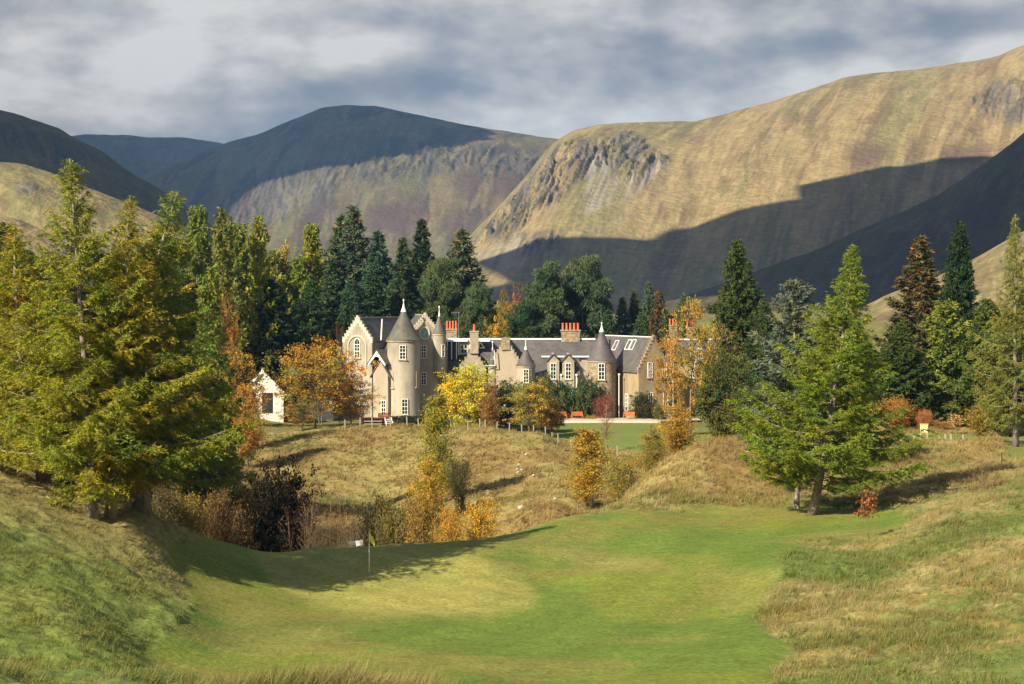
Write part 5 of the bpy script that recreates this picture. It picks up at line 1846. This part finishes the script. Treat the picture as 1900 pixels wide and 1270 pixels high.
plant('shrub_b', 'shrub', 'shrub', 1097, 772, 258, 20, GOLD, 'tiny yellow bush behind the middle bench', base=782)
plant('broad_sparse', 'birch_tree', 'tree', 1280, 556, 218, 84, (.27, .18, .03), 'tall thin orange birch before the right wing with dark branches showing', base=800)
plant('broad_sparse', 'birch_tree', 'tree', 1240, 625, 228, 46, (.30, .17, .03), 'small orange birch overlapping the right gable apex', base=790)
plant('broad_sparse', 'birch_tree', 'tree', 1330, 600, 226, 80, (.17, .12, .03), 'sparse brown green birch left of the large pyramidal fir', base=790)
plant('birch_b', 'birch_tree', 'tree', 1262, 742, 176, 88, (.32, .19, .025), 'leafy orange birch on the mound right of the lawn', base=846)
plant('birch_b', 'birch_tree', 'tree', 1210, 785, 170, 62, (.20, .16, .03), 'olive yellow birch at the lawn\'s right corner', base=880)
plant('bare_b', 'rowan_tree', 'tree', 1127, 742, 208, 52, (.30, .10, .05), 'nearly bare pinkish rowan standing on the lawn', base=838)
plant('birch_a', 'birch_tree', 'tree', 1092, 792, 158, 92, (.30, .20, .028), 'conical golden birch below the lawn in front of the ravine')
plant('shrub_a', 'shrub', 'shrub', 1150, 850, 150, 80, (.20, .16, .035), 'olive bush right of the conical golden birch', base=925)
plant('birch_a', 'birch_tree', 'tree', 808, 728, 172, 80, (.20, .185, .025), 'tall yellow green birch rising from the ravine in front of the castle', base=925)
plant('birch_b', 'birch_tree', 'tree', 800, 840, 160, 84, (.32, .21, .025), 'yellow leaved birch at the foot of the tall yellow green birch', base=945)
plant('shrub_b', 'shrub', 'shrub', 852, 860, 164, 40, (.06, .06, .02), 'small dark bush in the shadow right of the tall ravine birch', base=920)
# ravine shrubs
gR = 'shrubs along the ravine behind the putting green'
for kit, px, top, Y, wd, c, lab in [
    ('broad_dense', 520, 876, 128, 125, (.022, .016, .009), 'tall thicket in the ravine left of the flag, larch shade put into its dark colour'),  # leaf colour darkened to stand in for the larch's cast shadow
    ('broad_dense', 465, 910, 126, 100, (.03, .022, .011), 'thicket left beside the tall one, larch shade put into its dark colour'),  # same larch shadow put into the leaf colour
    ('bare_a', 618, 912, 124, 80, BRN, 'bare reddish brown bush right of the dark thicket'),
    ('bare_a', 575, 935, 122, 70, (.12, .09, .03), 'low olive brown bush between the dark thicket and the bare bush'),
    ('shrub_a', 690, 930, 126, 74, (.06, .05, .02), 'dark bush directly behind the flagstick'),
    ('bare_a', 655, 950, 120, 64, BRN, 'twiggy brown bush behind the two white boards'),
    ('shrub_b', 738, 938, 122, 80, (.11, .09, .025), 'olive brown bush right of the flagstick'),
    ('shrub_a', 788, 925, 120, 84, (.20, .13, .03), 'rusty yellow bush second right of the flagstick'),
    ('shrub_b', 836, 955, 117, 60, (.34, .19, .025), 'small bright orange bush at the green\'s back edge'),
    ('shrub_a', 888, 932, 120, 76, (.36, .22, .025), 'bright yellow orange bush at the right end of the ravine row'),
    ('shrub_b', 405, 925, 118, 90, (.14, .085, .03), 'rust brown bush under the left larch boughs'),
    ('shrub_a', 350, 920, 114, 90, (.17, .13, .03), 'yellow brown bush below the wide boughs of the greener larch'),
    ('shrub_b', 300, 915, 112, 90, (.10, .08, .03), 'dull brown bush just right of the left larch trunks'),
    ('bare_a', 1008, 915, 130, 44, (.30, .20, .08), 'small pale orange bush on the slope left of the golden birch'),
]:
    plant(kit, 'shrub', 'shrub', px, top, Y, wd, c, lab, gR, parts=('foliage', 'stems'))
for px, top, Y, wd, c, lab in [
    (405, 556, 232, 46, (.17, .10, .028), 'rusty red rowan half hidden behind the left larches'),
    (420, 660, 205, 60, (.20, .14, .03), 'olive orange tree behind the tips of the low larch boughs'),
    (360, 740, 150, 100, OLV, 'olive tree low behind the left larches'),
    (250, 640, 150, 120, (.12, .12, .03), 'olive tree in the gap behind the middle left larch'),
    (120, 640, 150, 130, (.16, .13, .03), 'yellowish tree in the gap behind the tallest larch'),
    (10, 560, 150, 120, (.22, .12, .03), 'orange tinted tree behind the left edge larch'),
    (20, 700, 130, 120, (.17, .14, .03), 'low yellow tree behind the left edge larch trunk'),
    (448, 770, 195, 60, (.28, .14, .03), 'low orange tree beneath the bright orange birch'),
]:
    plant('broad_a', 'autumn_tree', 'tree', px, top, Y, wd, c, lab, 'autumn trees behind the left larches')

# right side small plants
plant('sapling', 'sapling', 'tree', 1616, 888, 98, 42, (.22, .08, .03), 'thin sapling with red leaves in front of the lone larch', base=1002)
plant('bare_a', 'shrub', 'shrub', 1822, 840, 112, 86, (.20, .11, .04), 'nearly bare twiggy bush on the right rough bank')
plant('golden', 'golden_conifer', 'shrub', 1820, 752, 165, 52, (.21, .15, .025), 'golden dwarf conifer on the bank top near the right edge')
plant('sapling', 'sapling', 'tree', 1777, 762, 166, 30, (.50, .24, .08), 'little sapling with peach leaves right of the yellow board')
plant('shrub_a', 'shrub', 'shrub', 1712, 762, 172, 36, (.32, .13, .05), 'orange pink shrub directly behind the yellow board')
plant('shrub_b', 'shrub', 'shrub', 1660, 745, 172, 76, (.28, .14, .03), 'orange beech bush left of the yellow board')
plant('shrub_b', 'shrub', 'shrub', 1745, 782, 172, 46, (.26, .14, .04), 'low orange beech bush right of the yellow board')
plant('shrub_b', 'shrub', 'shrub', 1875, 790, 166, 60, (.05, .06, .02), 'dark green bush near the right edge by the green field')
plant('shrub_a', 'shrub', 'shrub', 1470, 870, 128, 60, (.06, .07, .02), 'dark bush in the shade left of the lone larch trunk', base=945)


# second trunk near the lone larch
def snag(px, Y, top, lean, label):
    z = gz(px, Y)
    o = empty('tree_stump', (X(px, Y), Y, z - .1), 0, label, 'tree trunk')
    h = Z(top, Y) - z
    T = MB()
    T.tube([(0, 0, 0), (lean * .4, .02, h * .5), (lean, 0, h)], [.22, .16, .10], 8)
    T.tube([(lean * .5, 0, h * .55), (lean * .5 + .5, .1, h * .85)], [.06, .03], 5)
    T.build('trunk', M['bark'], o, smooth=True)


snag(1478, 118, 868, .1, 'short dark ivy-grown trunk left of the lone larch trunk')

# ------------------------------------------------------------------ rough grass (uncountable)
def grass(name, label, sampler, n, blades, hgt, wid, lean=.55, colf=None, wind=(.35, .1), thr=.25):
    px, Y = sampler(n)
    x = X(px, Y)
    bz = base_z(x, Y)
    _, _, fair, green, lawn = masks(x, Y, bz)
    keep = (fair + green + lawn) < R.random(len(x)) * .8
    patch = fbm(x * .45, Y * .35, 201, 3)
    keep &= R.random(len(x)) < np.clip((patch - thr) * (2.2 if thr < .4 else 8), .12 if thr < .4 else .01, 1)
    x, Y, bz = x[keep], Y[keep], bz[keep]
    z = ground_z(x, Y) - .03
    col = rough_col(x, Y, 950 + F * x / Y)
    if colf is not None: col = colf(x, Y, col)
    m = len(x)
    tscale = (R.uniform(.45, 1.1, m) * (0.25 + 1.9 * fbm(x * .6, Y * .6, 211, 2) ** 1.5))
    rep = np.repeat(np.arange(m), blades)
    k = len(rep)
    az = R.uniform(0, 2 * PI, k)
    ln = hgt * tscale[rep] * R.uniform(.5, 1.15, k)
    le = np.abs(R.normal(size=k)) * lean
    d = unit(np.stack([np.cos(az) * le + wind[0], np.sin(az) * le + wind[1], np.ones(k)], -1))
    off = np.stack([R.normal(size=k), R.normal(size=k), np.zeros(k)], -1) * hgt * .16
    p = np.stack([x[rep], Y[rep], z[rep]], -1) + off
    side = unit(np.cross(d, R.normal(size=(k, 3)))) * (wid * R.uniform(.6, 1.3, k))[:, None] / 2
    V = np.stack([p - side, p + side, p + d * ln[:, None]], 1).reshape(-1, 3)
    cc = col[rep] * (R.uniform(.7, 1.2, m)[rep])[:, None] * (1.15 + .5 * (R.random((k, 1)) - .5))
    dry = (R.random(k) < .25)[:, None]
    cc = np.where(dry, cc * .5 + np.array((.38, .29, .13)) * .5, cc)
    me = fast_mesh(name, V, np.arange(len(V)).reshape(-1, 3), M['grass'], np.repeat(np.clip(cc, 0, .6), 3, axis=0))
    tag(link(name, me), label, 'grass', kind='stuff')


def region(pxr, Yr):
    def f(n):
        u = R.random(n)
        Y = np.sqrt(Yr[0] ** 2 + (Yr[1] ** 2 - Yr[0] ** 2) * u)
        return R.uniform(pxr[0], pxr[1], n), Y
    return f


grass('rough_grass', 'long dry grass on the lip in the left foreground', region((-150, 900), (24, 31)), 9000, 12, .40, .010, .9, thr=.50, wind=(.55, .1))
grass('rough_grass', 'rough grass on the left bank below the larches', region((-150, 420), (44, 100)), 46000, 9, .21, .018, .8)
grass('rough_grass', 'rough grass slope on the right of the fairway', region((1080, 2050), (46, 128)), 90000, 10, .35, .022, .8)
grass('rough_grass', 'tawny grass on the mound and the right bank', region((1080, 2050), (112, 172)), 36000, 9, .5, .045, .6)
grass('rough_grass', 'dry grass on the bank below the castle', region((380, 1260), (140, 220)), 42000, 8, .5, .06, .6)
